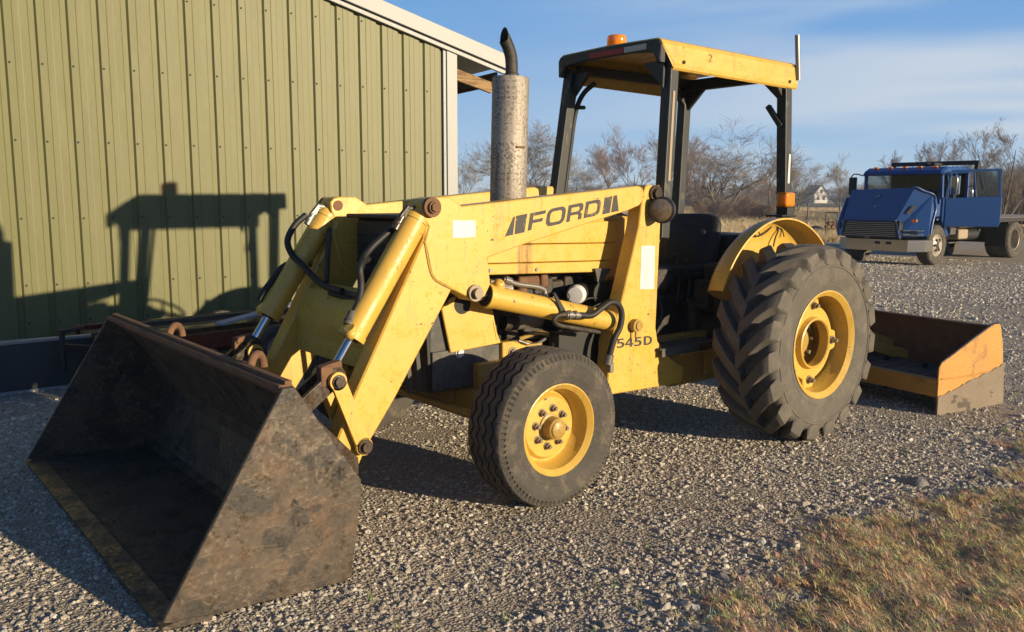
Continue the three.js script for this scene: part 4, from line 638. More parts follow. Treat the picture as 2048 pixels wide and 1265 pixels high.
  each('fuel_line', [tube([[-1.66, 0.86, 0.2], [-1.64, 0.92, 0.25], [-1.6, 0.9, 0.25]], 0.005, 12, 6), tube([[-1.42, 0.86, 0.2], [-1.40, 0.92, 0.25], [-1.36, 0.9, 0.25]], 0.005, 12, 6), tube([[-1.2, 0.84, 0.22], [-1.3, 0.88, 0.27], [-1.62, 0.9, 0.25]], 0.005, 20, 6)], M.steel, T);
  mesh('injector_pump', [cyl([-1.68, 0.80, 0.24], [-1.50, 0.80, 0.24], 0.05, 0.045), box(-1.59, 0.86, 0.24, 0.12, 0.06, 0.07, 0.01), cyl([-1.54, 0.86, 0.24], [-1.54, 0.93, 0.24], 0.016)], M.castGrey, T);
  mesh('pedal', [box(-0.62, 0.72, 0.2, 0.06, 0.012, 0.1), beam([-0.62, 0.72, 0.2], [-0.8, 0.66, 0.2], 0.02, 0.012), box(-0.62, 0.72, -0.2, 0.06, 0.012, 0.1)], M.greasy, T);
}
// ---- fenders
for (const s of [1, -1]) {
  const f = sub('fender', T), cx = 0.13, cy = 0.705, R = 0.667, a0 = 0.45, a1 = 2.78, n = 44, rows = [], rows2 = [];
  const prof = [[R - 0.34, 0.575], [R - 0.16, 0.58], [R - 0.10, 0.592], [R - 0.05, 0.618], [R - 0.016, 0.66], [R, 0.71], [R, 0.772], [R - 0.010, 0.774], [R - 0.009, 0.71], [R - 0.024, 0.668], [R - 0.056, 0.627], [R - 0.105, 0.602], [R - 0.16, 0.59], [R - 0.34, 0.585]];
  for (let i = 0; i <= n; i++) { const a = lerp(a0, a1, i / n); rows.push(prof.map(([r, z]) => [cx + r * Math.cos(a), cy + r * Math.sin(a), s * z])); }
  mesh('fender_shell', grid(s > 0 ? rows : rows.map((r) => [...r].reverse()), false, 0.9), M.yellow, f);
  mesh('fender_panel', plate([[-0.12, 0.62], [0.46, 0.62], [0.5, 1.0], [-0.15, 1.0]], s > 0 ? 0.575 : -0.585, s > 0 ? 0.585 : -0.575), M.yellowWorn, f);
  each('wire', [tube([[0.16, 1.345, s * 0.62], [0.20, 1.33, s * 0.625], [0.14, 1.28, s * 0.625], [0.05, 1.25, s * 0.615], [0.0, 1.27, s * 0.62], [0.02, 1.32, s * 0.62]], 0.005, 40, 6), tube([[0.22, 1.335, s * 0.63], [0.26, 1.29, s * 0.63], [0.24, 1.24, s * 0.625], [0.22, 1.18, s * 0.625]], 0.006, 30, 6), tube([[0.2, 1.34, s * 0.63], [0.24, 1.31, s * 0.63], [0.3, 1.29, s * 0.63], [0.33, 1.24, s * 0.63]], 0.004, 30, 6), tube([[0.05, 1.34, s * 0.62], [0.03, 1.3, s * 0.63], [0.06, 1.26, s * 0.63]], 0.004, 20, 6)], M.black, f);
  if (s < 0) continue; const lz = 0.47;
  const l = sub('flasher', T); mesh('amber_lens', new RoundedBoxGeometry(0.115, 0.105, 0.09, 3, 0.022).translate(0.57, 1.487, lz), M.amber, l); mesh('bulb_core', box(0.57, 1.487, lz, 0.07, 0.07, 0.05, 0.02), M.amberCore, l); mesh('lamp_base', [box(0.57, 1.405, lz, 0.085, 0.06, 0.09), box(0.52, 1.376, lz, 0.17, 0.014, 0.14)], M.black, l);
}
// ---- canopy frame
{
  const cf = sub('canopy_frame', T); cf.userData.label = 'black four post canopy frame';
  const post = (p, q) => mesh('post', beam(p, q, 0.076, 0.076, [0, 0, 1], 0.008), M.rops, cf);
  post([-0.675, 1.25, 0.43], [-0.60, 2.35, 0.41]); post([-0.80, 1.25, -0.45], [-0.66, 2.35, -0.41]);
  post([0.585, 1.32, 0.45], [0.575, 2.34, 0.412]); post([0.50, 1.2, -0.45], [0.545, 2.34, -0.44]);
  mesh('strip', beam([-0.652, 1.60, 0.464], [-0.616, 2.14, 0.454], 0.003, 0.02, [0, 0, 1], 0.001), M.tan, cf);
  mesh('white_marker', box(0.582, 1.70, 0.477, 0.022, 0.2, 0.004, 0.001), M.white, cf);
  each('crossbeam', [plateX([[-0.452, 2.30], [-0.455, 2.40], [-0.44, 2.425], [-0.41, 2.434], [0, 2.443], [0.41, 2.434], [0.44, 2.425], [0.455, 2.40], [0.452, 2.30], [0.425, 2.295], [0.39, 2.362], [0.2, 2.378], [-0.2, 2.378], [-0.39, 2.362], [-0.425, 2.295]], -0.748, -0.70, 0.006), box(0.545, 2.34, 0, 0.06, 0.08, 0.82)], M.rops, cf);
  each('side_rail', [box(-0.05, 2.352, 0.40, 1.15, 0.06, 0.05), box(-0.05, 2.352, -0.39, 1.15, 0.06, 0.05)], M.rops, cf);
  const gus = (pts, z0, z1) => plate(pts, z0, z1, 0.003);
  for (const z of [0.40, -0.45]) each('gusset', [gus([[-0.60, 2.33], [-0.605, 2.24], [-0.52, 2.33]], z, z + 0.045), gus([[0.505, 2.31], [0.505, 2.19], [0.39, 2.31]], z, z + 0.045)], M.rops, cf);
  for (const x of [-0.67, 0.53]) each('gusset', [plateX([[-0.40, 2.32], [-0.40, 2.16], [-0.23, 2.32]], x, x + 0.03), plateX([[0.41, 2.32], [0.41, 2.16], [0.24, 2.32]], x, x + 0.03)], M.rops, cf);
  mesh('stub_bar', beam([0.53, 2.135, 0.32], [0.53, 1.99, 0.43], 0.035, 0.035, [1, 0, 0]), M.rops, cf);
  mesh('wire_run', [tube([[-0.57, 2.26, -0.28], [-0.595, 2.2, -0.36], [-0.615, 2.1, -0.41], [-0.66, 1.8, -0.425], [-0.73, 1.3, -0.44]], 0.017, 40, 8), box(-0.575, 2.11, -0.41, 0.06, 0.025, 0.04)], M.black, cf);
  mesh('red_tape', box(-0.750, 2.401, 0.0, 0.004, 0.034, 0.30, 0.001), M.red, cf);
  mesh('white_tape', box(-0.750, 2.401, 0.25, 0.004, 0.034, 0.185, 0.001), M.paleTape, cf);
  mesh('antenna_pipe', cyl([0.617, 2.605, 0.47], [0.654, 2.308, 0.47], 0.0165), M.steel, cf);
}
{ // canopy: one sheet with rolled sides
  const cz = 0.46, pr = [[-cz, 2.275], [-cz - 0.004, 2.30], [-cz + 0.001, 2.405], [-cz + 0.015, 2.43], [-cz + 0.04, 2.443], [0, 2.452], [cz - 0.04, 2.443], [cz - 0.015, 2.43], [cz - 0.001, 2.405], [cz + 0.004, 2.30], [cz, 2.275]], inner = pr.map(([z, y]) => [z * 0.978, y - 0.012]).reverse();
  const cn = sub('canopy', T); cn.userData.label = 'yellow sheet metal canopy with rounded edges';
  const g = plateX([...pr, ...inner], -0.735, 0.66, 0.003), p = g.attributes.position;
  for (let i = 0; i < p.count; i++) { const x = p.getX(i), y = p.getY(i), t = (x + 0.735) / 1.395; let Y = y - 0.02 * t; if (y < 2.36 && x < -0.6) Y += 0.0; if (y < 2.36) Y = lerp(Y, 2.42, 0) ; p.setXYZ(i, x + (y < 2.34 && x < -0.5 ? 0.10 : 0), Y, p.getZ(i)); }
  g.computeVertexNormals();
  mesh('canopy_sheet', g, M.yellow, cn);
  for (const x of [-0.55, 0.56]) each('canopy_bolt', [hexZ(x, 2.315 - 0.02 * (x + 0.7), 0.466, 0.012, 0.012), hexZ(x, 2.315 - 0.02 * (x + 0.7), -0.466, 0.012, 0.012)], M.brown, cn);
  { const g2 = new THREE.ExtrudeGeometry(font.generateShapes('2', 0.05), { depth: 0.001, bevelEnabled: false, curveSegments: 4 }).translate(-0.31, 2.338, 0.4647); mesh('painted_number', g2, M.yellowWorn, cn); }
  const b = sub('beacon', T); b.userData.label = 'round amber warning beacon on the canopy'; b.position.set(-0.40, 2.45, -0.25);
  mesh('beacon_base', lathe([[0.0, 0], [0.066, 0], [0.066, 0.03], [0.06, 0.035], [0, 0.035]], 32), M.amber, b);
  mesh('beacon_lens', toCreasedNormals(lathe([[0.062, 0.03], [0.066, 0.04], [0.067, 0.075], [0.064, 0.078], [0.066, 0.082], [0.066, 0.12], [0.06, 0.132], [0.045, 0.137], [0, 0.139]], 36), 0.5), M.amber, b);
  mesh('reflector_core', lathe([[0, 0.035], [0.05, 0.035], [0.046, 0.08], [0.05, 0.115], [0, 0.12]], 24), M.amberCore, b);
}
// ---- bucket
{
  const b = sub('bucket', T); b.userData.label = 'rusty steel loader bucket resting on the gravel';
  const side = [[-3.492, 0.828], [-3.448, 0.827], [-3.188, 0.428], [-3.19, 0.36], [-3.238, 0.06], [-3.26, 0.04], [-3.87, 0.068], [-3.945, 0.088]];
  for (const s of [1, -1]) { const g = plate(side, 1.152, 1.172, 0.003); mesh('side_plate', s > 0 ? g : mirrorZ(g), M.rustEarth, b); }
  const outer = [[-3.448, 0.818], [-3.30, 0.60], [-3.215, 0.44], [-3.20, 0.36], [-3.235, 0.12], [-3.262, 0.062], [-3.31, 0.045], [-3.87, 0.068]], inn = [[-3.87, 0.082], [-3.33, 0.062], [-3.285, 0.078], [-3.258, 0.13], [-3.222, 0.36], [-3.238, 0.44], [-3.32, 0.60], [-3.465, 0.815]];
  mesh('bucket_shell', plate([...outer, ...inn], -1.152, 1.152, 0.002), M.rustEarth, b);
  mesh('top_lip', [plate([[-3.496, 0.834], [-3.446, 0.834], [-3.418, 0.776], [-3.44, 0.77], [-3.462, 0.815], [-3.50, 0.815]], -1.152, 1.152, 0.004), beam([-3.46, 0.822, -1.15], [-3.46, 0.822, 1.15], 0.03, 0.05, [1, 0, 0])], M.rust, b);
  mesh('cutting_edge', plate([[-3.95, 0.064], [-3.78, 0.050], [-3.78, 0.070], [-3.87, 0.0835], [-3.95, 0.0755]], -1.176, 1.176, 0.002), M.rustEarth, b);
  each('back_bracket', [0.47, -0.47].flatMap((z) => [0.07, -0.07].map((d) => plate([[-3.30, 0.62], [-3.24, 0.66], [-3.10, 0.56], [-2.86, 0.30], [-2.86, 0.22], [-2.95, 0.2], [-3.22, 0.12], [-3.215, 0.42]], z + d - 0.01, z + d + 0.01))), M.brown, b);
  for (const z of [-0.28, 0.72]) mesh('hook_ring', [new THREE.TorusGeometry(0.062, 0.017, 10, 24, Math.PI * 1.1).rotateY(0.75).translate(-3.40, 0.812, z), box(-3.43, 0.81, z - 0.09, 0.06, 0.045, 0.09)], M.rust, b);
  each('wear_bar', [box(-3.55, 0.052, 0.5, 0.5, 0.016, 0.06), box(-3.55, 0.052, -0.5, 0.5, 0.016, 0.06)], M.brown, b);
}

// ------------------------------------------------------------------ box blade behind the tractor
{
  const t = thing('box_blade', 'orange worn box blade scraper lowered on the gravel behind the rear wheel', 'box blade', [1.27, 0, 1.29], -0.169), W = 2.05;
  const end = [[0, 0.0], [-0.006, 0.33], [0.02, 0.365], [0.56, 0.585], [0.60, 0.598], [0.655, 0.598], [0.677, 0.575], [0.72, 0.43], [0.764, 0.02], [0.75, 0.0]];
  for (const z of [0, -W]) {
    mesh('end_plate', plate(end, z - 0.012, z, 0.002), M.orange, t);
    mesh('wear_plate', plate([[-0.004, -0.01], [-0.006, 0.125], ...Array.from({ length: 24 }, (_, i) => [0.03 + i * 0.03, 0.132 + i * 0.0068 + rr(-0.007, 0.007)]), [0.742, 0.29], [0.766, 0.02], [0.766, -0.01]], z ? z - 0.024 : 0.0005, z ? z - 0.0125 : 0.008, 0.002), M.mud, t);
    mesh('edge_rim', [tube([[0.02, 0.365, z - 0.006], [0.56, 0.587, z - 0.006], [0.60, 0.6, z - 0.006], [0.655, 0.6, z - 0.006]], 0.008, 20, 6)], M.brown, t);
  }
  mesh('back_blade', [plate([[0.60, 0.56], [0.63, 0.575], [0.66, 0.4], [0.67, 0.22], [0.64, 0.05], [0.61, 0.05], [0.645, 0.22], [0.635, 0.4]], -W, -0.012, 0.003), box(0.61, 0.572, -W / 2, 0.06, 0.02, W - 0.03)], M.rust, t);
  mesh('front_beam', [box(0.03, 0.18, -W / 2, 0.06, 0.125, W - 0.024, 0.008)], M.orange, t);
  mesh('deck_plate', [box(0.30, 0.235, -W / 2, 0.5, 0.014, W - 0.03, 0.003)], M.oldWood, t);
  for (let i = 0; i < 5; i++) mesh('scarifier', [beam([0.34, 0.275, -0.35 - i * 0.34], [0.36, 0.02, -0.35 - i * 0.34], 0.02, 0.05, [0, 0, 1])], M.dark, t);
  mesh('hitch_tower', [plate([[0.10, 0.25], [0.46, 0.25], [0.14, 0.62], [0.06, 0.62]], -0.95, -0.93), plate([[0.10, 0.25], [0.46, 0.25], [0.14, 0.62], [0.06, 0.62]], -1.15, -1.13), box(0.1, 0.58, -1.04, 0.08, 0.06, 0.22)], M.orange, t);
  each('brace', [beam([0.62, 0.30, -0.85], [0.42, 0.38, -0.9], 0.012, 0.11, [0, 0, 1]), beam([0.66, 0.24, -0.72], [0.1, 0.42, -0.9], 0.014, 0.09, [0, 0, 1])], M.orange, t);
  each('weld_bead', [tube([[0.02, 0.25, 0.001], [0.3, 0.245, 0.001], [0.56, 0.25, 0.001]], 0.006, 20, 5)], M.orange, t);
  mesh('lift_pin', cyl([-0.05, 0.25, -0.62], [-0.05, 0.25, -1.46], 0.018), M.steel, t);
}
// ------------------------------------------------------------------ clutter along the barn wall
{
  const t = thing('framed_panel', 'dark navy board with pale edge strips standing low against the barn', 'panel', [-5.1, 0, -3.46]);
  mesh('board', box(0, 0.19, 0, 4.6, 0.37, 0.05, 0.006), M.navy, t);
  mesh('edge_strip', [box(0, 0.388, 0, 4.64, 0.024, 0.07, 0.005)], M.trim, t);
  mesh('edge_strip', [box(0, 0.004, 0, 4.64, 0.022, 0.075, 0.005)], M.trim, t);
  const r = thing('utility_trailer', 'low dark red utility trailer standing between loader and barn', 'trailer', [-1.9, 0, -3.5]);
  mesh('bed', [box(0.05, 0.30, -0.15, 2.3, 0.07, 1.1, 0.01)], M.oldWood, r);
  each('side_rail', [box(0.05, 0.31, 0.42, 2.36, 0.13, 0.04), box(0.05, 0.31, -0.72, 2.36, 0.13, 0.04), box(1.2, 0.31, -0.15, 0.04, 0.13, 1.1)], M.maroon, r);
  mesh('tongue', [beam([-1.1, 0.28, 0.2], [-1.42, 0.34, 0.22], 0.06, 0.06), cyl([-1.42, 0.16, 0.22], [-1.42, 0.48, 0.22], 0.022), beam([-1.42, 0.46, 0.22], [-1.28, 0.49, 0.28], 0.02, 0.03), box(-1.16, 0.41, 0.22, 0.1, 0.06, 0.07, 0.015)], M.black, r);
  for (const z of [0.50, -0.8]) { const w = sub('trailer_wheel', r, [0.2, 0.2, z]); mesh('tyre', latheZ([[0.12, -0.06], [0.17, -0.065], [0.195, -0.045], [0.2, 0], [0.195, 0.045], [0.17, 0.065], [0.12, 0.06]], 0, 0, 0, 32), M.rubber, w); mesh('rim', latheZ([[0.12, 0.055], [0.115, 0.03], [0.07, 0.02], [0.05, 0.045], [0, 0.05]], 0, 0, 0, 28), M.chrome, w); }
  const planks = [[-2.25, 0.40, -3.22, 1.7, 0.13, 0.10, 'dark brown plank lying lowest along the trailer edge'], [-2.05, 0.47, -3.36, 1.6, 0.06, 0.12, 'weathered brown plank lying over the others on the trailer']];
  planks.forEach(([x, y, z, l, w, a, lab], i) => { const p = thing('plank', lab, 'plank', [x, y, z], a); mesh('board', box(0, 0, 0, l, 0.04, w + 0.06, 0.004), i ? M.oldWood : M.brown, p); });
  const bp = thing('pale_board', 'pale bluish white board lying tilted on the pile of planks', 'board', [-1.72, 0.50, -3.2], 0.16); mesh('board', box(0, 0, 0, 0.9, 0.02, 0.12, 0.003).rotateZ(0.14), M.bluePlank, bp);
}
// ------------------------------------------------------------------ blue truck with its hood tipped open
{
  const t = thing('flatbed_truck', 'blue flatbed truck with hood tipped forward and cab door open', 'truck', [15, 0, -6.1]);
  const zl = 0.98, zr = -1.0;                                    // local: x - 15, z + 6.1
  const wheel = (x, y, z, r, dual) => { const w = sub('truck_wheel', t, [x, y, z]), h = dual ? 0.28 : 0.14; mesh('tyre', latheZ([[r * 0.56, -h], [r * 0.92, -h], [r * 0.985, -h + 0.03], [r, -h + 0.06], [r, h - 0.06], [r * 0.985, h - 0.03], [r * 0.92, h], [r * 0.75, h + 0.012], [r * 0.6, h], [r * 0.56, h - 0.03]], 0, 0, 0, 40), M.rubber, w); mesh('rim', latheZ(dual ? [[r * 0.56, h - 0.01], [r * 0.53, h - 0.02], [r * 0.50, 0.06], [r * 0.3, 0.03], [r * 0.2, 0.05], [0, 0.05]] : [[r * 0.57, h - 0.01], [r * 0.54, h - 0.02], [r * 0.48, h - 0.04], [r * 0.30, h], [r * 0.22, h + 0.02], [r * 0.17, h + 0.07], [0, h + 0.08]], 0, 0, 0, 36), M.truckRim, w); for (let i = 0; i < 6; i++) { const a = i * Math.PI / 3; mesh('lug_nut', hexZ(r * 0.28 * Math.cos(a), r * 0.28 * Math.sin(a), dual ? 0.06 : h + 0.01, 0.03, 0.04), M.brown, w); } return w; };
  wheel(-0.13, 0.45, zl - 0.15, 0.45); const fr = wheel(-0.13, 0.45, zr + 0.1, 0.45); fr.scale.z = -1;
  wheel(3.9, 0.47, zl - 0.22, 0.48, true); wheel(3.9, 0.47, zr + 0.2, 0.48, true).scale.z = -1;
  each('frame_rail', [box(3.0, 0.62, 0.36, 8.0, 0.2, 0.08), box(3.0, 0.62, -0.36, 8.0, 0.2, 0.08), box(-0.1, 0.45, 0, 0.12, 0.12, 1.5), box(3.9, 0.47, 0, 0.2, 0.2, 1.6)], M.dark, t);
  const bump = [[-1.02, -0.72], [-1.02, 0.74], [-0.72, 0.98], [-0.42, 1.02], [-0.42, 0.98], [-0.7, 0.94], [-0.98, 0.71], [-0.98, -0.72], [-0.9, -0.9], [-0.93, -0.93]];
  mesh('bumper', [plateY(bump, 0.31, 0.585, 0.012)], M.bumper, t);
  each('bumper_slot', [0.02, -0.24].map((z) => box(-1.022, 0.50, z + 0.28, 0.01, 0.06, 0.13, 0.004)), M.dark, t);
  // hood tipped forward: its top faces the front
  const hd = sub('tilt_hood', t); hd.userData.label = 'blue hood tipped forward off the engine';
  const hexa = (front, thick) => { const f = front.map(A3), n = f[1].clone().sub(f[0]).cross(f[2].clone().sub(f[0])).normalize(), k = f.map((p) => p.clone().addScaledVector(n, -thick)), P = [], q4 = (p, q, r, t) => P.push(...[p, q, r, p, r, t].flatMap((v) => v.toArray())); q4(f[0], f[1], f[2], f[3]); q4(k[3], k[2], k[1], k[0]); for (let i = 0; i < 4; i++) { const j = (i + 1) % 4; q4(f[j], f[i], k[i], k[j]); } const g = new THREE.BufferGeometry(); g.setAttribute('position', new THREE.Float32BufferAttribute(P, 3)); g.computeVertexNormals(); return g; };
  mesh('hood_top', [hexa([[-1.06, 1.0, -0.80], [-1.06, 1.0, 0.46], [-0.92, 1.72, 0.76], [-0.92, 1.68, -0.70]], 0.05)], M.blue, hd);
  mesh('hood_side', hexa([[-1.06, 1.0, 0.465], [-0.88, 0.93, 0.58], [-0.57, 1.57, 1.0], [-0.915, 1.715, 0.765]], 0.04), M.blue, hd);
  mesh('hood_side', hexa([[-0.9, 0.98, -0.86], [-1.06, 1.0, -0.81], [-0.92, 1.68, -0.71], [-0.6, 1.5, -0.86]], 0.04), M.blue, hd);
  mesh('badge', hexa([[-0.955, 1.17, 0.610], [-0.885, 1.145, 0.650], [-0.815, 1.31, 0.765], [-0.885, 1.335, 0.725]], 0.012).translate(-0.01, 0.0, 0.02), M.bumper, hd);
  mesh('fender', [hexa([[-0.98, 0.63, 0.57], [-0.66, 0.66, 1.0], [-0.58, 1.56, 1.0], [-0.92, 0.94, 0.57]], 0.05), plate([[-0.665, 0.66], [-0.59, 1.56], [-0.46, 1.50], [-0.38, 1.25], [-0.48, 0.98], [-0.55, 0.70]], 0.93, 1.003, 0.03)], M.blue, hd);
  mesh('fender', [plate([[-1.0, 0.62], [-1.04, 0.90], [-0.72, 1.5], [-0.56, 1.5], [-0.50, 1.42], [-0.62, 1.25], [-0.66, 1.0], [-0.62, 0.68]], -1.0, -0.87, 0.04)], M.blue, hd);
  each('hood_ornament', [hexa([[-1.03, 1.50, -0.08], [-1.03, 1.50, 0.0], [-0.99, 1.57, 0.02], [-0.99, 1.57, -0.06]], 0.01).translate(0.03, 0, 0), hexa([[-1.06, 1.27, -0.1], [-1.06, 1.27, -0.05], [-1.03, 1.34, -0.04], [-1.03, 1.34, -0.09]], 0.01).translate(0.03, 0, 0)], M.bumper, hd);
  mesh('hood_edge', tube([[-0.93, 1.71, 0.70], [-0.92, 1.735, 0.78], [-0.75, 1.65, 0.90], [-0.57, 1.58, 1.01], [-0.47, 1.50, 1.02], [-0.39, 1.26, 1.02]], 0.022, 40, 8), M.blue, hd);
  each('fender_trim', [tube([[-0.50, 1.48, 1.015], [-0.42, 1.26, 1.015], [-0.52, 0.98, 1.015], [-0.58, 0.72, 1.015]], 0.03, 40, 10)], M.blue, hd);
  mesh('turn_lamp', [box(-0.90, 1.0, 0.80, 0.06, 0.07, 0.12, 0.02)], M.amber, hd);
  mesh('headlamp', [box(-0.93, 0.74, 0.78, 0.06, 0.09, 0.24, 0.015).rotateY(0)], M.glass, hd);
  each('headlamp_bezel', [beam([-1.03, 0.695, 0.62], [-0.80, 0.695, 0.96], 0.05, 0.02, [0, 1, 0]), beam([-1.03, 0.785, 0.62], [-0.80, 0.785, 0.96], 0.03, 0.02, [0, 1, 0])], M.bumper, hd);
  mesh('grille_frame', [plate([[-1.12, 0.62], [-1.0, 0.62], [-0.98, 1.0], [-1.07, 1.0]], -0.80, 0.56, 0.01)], M.dark, hd);
  each('grille_trim', [beam([-1.085, 1.0, -0.84], [-1.085, 1.0, 0.48], 0.05, 0.035, [1, 0, 0]), beam([-1.1, 0.62, 0.58], [-1.075, 1.0, 0.46], 0.04, 0.04, [1, 0, 0])], M.blue, hd);
  for (let i = 0; i < 8; i++) mesh('grille_bar', box(-1.118 + i * 0.004, 0.655 + i * 0.042, -0.12, 0.02, 0.016, 1.26 - i * 0.02, 0.004), M.bumper, hd);
  mesh('engine', [box(-0.1, 0.95, 0, 0.9, 0.6, 0.6, 0.05), box(-0.35, 1.1, 0.36, 0.3, 0.3, 0.2, 0.04), box(0.1, 1.0, 0.5, 0.4, 0.5, 0.2, 0.03)], M.dark, t);
  each('washer_bottle', [box(-0.08, 1.22, 0.86, 0.24, 0.30, 0.1, 0.03), box(-0.1, 1.02, 0.9, 0.1, 0.05, 0.06, 0.01)], M.blue, t);
  // cab
  const cb = sub('cab', t); cb.userData.label = 'blue truck cab';
  mesh('cowl', [plate([[0.02, 0.88], [1.35, 0.88], [1.35, 1.52], [0.02, 1.52]], -1.0, -0.95, 0.01), box(0.05, 1.3, -0.02, 0.08, 0.42, 1.84, 0.02)], M.blue, cb);
  mesh('cowl_skirt', [plate([[0.06, 1.0], [0.10, 0.9], [0.30, 0.62], [0.42, 0.62], [0.30, 0.95], [0.26, 1.5], [0.06, 1.5]], 0.88, 0.96, 0.02)], M.blue, cb);
  mesh('back_wall', [plateX([[-0.95, 0.88], [0.95, 0.88], [0.92, 2.1], [-0.92, 2.1]], 1.30, 1.36, 0.01)], M.dark, cb);
  mesh('floor', box(0.7, 0.86, 0, 1.3, 0.06, 1.85), M.dark, cb);
  mesh('roof', [plate([[-0.10, 2.04], [-0.04, 2.12], [0.15, 2.2], [1.25, 2.21], [1.37, 2.15], [1.37, 2.08], [-0.06, 2.02]], -0.94, 0.96, 0.04)], M.blue, cb);
  each('pillar', [beam([0.06, 1.48, 0.91], [0.03, 2.06, 0.90], 0.07, 0.08, [0, 0, 1], 0.02), beam([0.06, 1.48, -0.91], [0.03, 2.06, -0.90], 0.07, 0.08, [0, 0, 1], 0.02), beam([1.3, 0.9, 0.91], [1.3, 2.08, 0.9], 0.08, 0.10, [0, 0, 1], 0.02), beam([0.36, 1.5, 0.92], [0.26, 2.06, 0.91], 0.03, 0.04, [0, 0, 1], 0.01)], M.blue, cb);
  mesh('windshield', [plateX([[-0.87, 1.5], [0.87, 1.5], [0.86, 2.04], [-0.86, 2.04]], 0.03, 0.034, 0)], M.glass, cb);
  for (let i = 0; i < 10; i++) mesh('rear_louver', box(1.22, 1.55 + i * 0.052, 0.1, 0.02, 0.014, 1.3, 0.004), M.truckRim, cb);
  mesh('visor', box(-0.02, 2.03, 0, 0.12, 0.03, 1.76, 0.01), M.dark, cb);
  for (let i = 0; i < 5; i++) mesh('marker_light', box(0.10, 2.2, -0.7 + i * 0.35, 0.08, 0.04, 0.1, 0.015), M.amber, cb);
  each('air_horn', [cyl([0.35, 2.26, 0.35], [0.75, 2.27, 0.35], 0.05, 0.03), cyl([0.35, 2.26, 0.52], [0.75, 2.27, 0.52], 0.05, 0.03)], M.dark, cb);
  mesh('seat', [box(1.05, 1.1, 0.4, 0.4, 0.2, 0.6, 0.05), box(1.2, 1.45, 0.4, 0.14, 0.6, 0.55, 0.05), box(1.1, 1.2, -0.4, 0.5, 0.6, 0.6, 0.05)], M.dark, cb);
  each('wiper', [beam([-0.01, 1.53, 0.2], [-0.0, 1.62, 0.62], 0.012, 0.012), beam([-0.01, 1.53, -0.5], [-0.0, 1.62, -0.1], 0.012, 0.012)], M.dark, cb);
  mesh('grab_handle', tube([[1.28, 1.2, 0.96], [1.27, 1.22, 1.02], [1.27, 1.75, 1.02], [1.28, 1.77, 0.96]], 0.014, 24, 8), M.chrome, cb);
  mesh('steering_wheel', new THREE.TorusGeometry(0.2, 0.016, 8, 28).rotateY(1.2).translate(0.55, 1.5, 0.45), M.dark, cb);
  each('mud_flap', [box(3.3, 0.55, 0.8, 0.02, 0.5, 0.5), box(0.34, 0.6, 0.86, 0.02, 0.4, 0.2)], M.dark, t);
  mesh('air_tank', [cyl([1.7, 0.62, 0.6], [2.5, 0.62, 0.6], 0.13), cyl([2.7, 0.6, 0.3], [3.2, 0.6, 0.3], 0.12)], M.dark, t);
  mesh('step_box', [box(0.62, 0.74, 0.80, 0.34, 0.16, 0.3, 0.02), box(0.62, 0.48, 0.86, 0.34, 0.03, 0.2, 0.01)], M.slate, t);
  mesh('fuel_tank', [box(1.2, 0.66, 0.78, 0.5, 0.24, 0.34, 0.05)], M.tan, t);
  // open door, swung out from the front pillar
  const dr = sub('door', t, [0.12, 0, 0.96]); dr.rotation.y = -Math.PI / 2 + 0.62; dr.userData.label = 'open blue cab door';
  mesh('door_panel', [plate([[0, 0.86], [1.10, 0.86], [1.14, 0.95], [1.14, 1.54], [0, 1.50]], -0.03, 0.03, 0.015)], M.blue, dr);
  each('door_trim', [box(0.56, 1.12, -0.034, 1.02, 0.012, 0.006, 0.002), box(0.03, 1.18, -0.034, 0.012, 0.6, 0.006, 0.002), box(0.55, 0.92, -0.034, 1.0, 0.01, 0.006, 0.002)], M.dark, dr);
  mesh('door_frame', [beam([1.10, 1.5, 0], [1.08, 2.12, 0], 0.04, 0.05), beam([1.09, 2.12, 0], [0.1, 2.1, 0], 0.04, 0.05), beam([0.1, 2.1, 0], [0.02, 1.5, 0], 0.04, 0.05), beam([0.55, 2.12, 0], [0.62, 1.5, 0], 0.03, 0.03)], M.blue, dr);
  mesh('door_glass', plate([[0.62, 1.5], [1.08, 1.5], [1.07, 2.1], [0.57, 2.1]], -0.002, 0.002, 0), M.glass, dr);
  mesh('handle', box(1.0, 1.22, -0.05, 0.16, 0.025, 0.03, 0.008), M.chrome, dr);
  for (const [z, nm] of [[1.22, 'mirror'], [-1.22, 'mirror']]) mesh(nm, [box(0.0, 1.78, z, 0.05, 0.42, 0.2, 0.02), tube([[0.05, 2.02, z * 0.78], [-0.02, 2.05, z], [-0.02, 1.5, z], [0.05, 1.5, z * 0.78]], 0.014, 30, 6)], z > 0 ? M.chrome : M.dark, cb);
  // flatbed
  const bd = sub('flatbed', t);
  for (let i = 0; i < 11; i++) mesh('deck_plank', box(4.7, 1.0, -1.0 + i * 0.2, 6.2, 0.05, 0.19, 0.006), M.tan, bd);
  each('deck_rail', [box(4.7, 0.97, 1.12, 6.2, 0.10, 0.03), box(4.7, 0.97, -1.12, 6.2, 0.10, 0.03), box(4.7, 0.86, 0.3, 6.2, 0.14, 0.1), box(4.7, 0.86, -0.3, 6.2, 0.14, 0.1), ...Array.from({ length: 9 }, (_, i) => box(1.8 + i * 0.75, 0.91, 0, 0.08, 0.08, 2.2))], M.dark, bd);
  mesh('headache_rack', [beam([1.55, 1.0, 1.0], [1.5, 2.32, 1.0], 0.08, 0.08), beam([1.55, 1.0, -1.0], [1.5, 2.32, -1.0], 0.08, 0.08), box(1.5, 2.32, 0, 0.08, 0.1, 2.1), beam([1.5, 2.3, 1.0], [1.95, 1.7, 1.0], 0.06, 0.06)], M.dark, t);
}
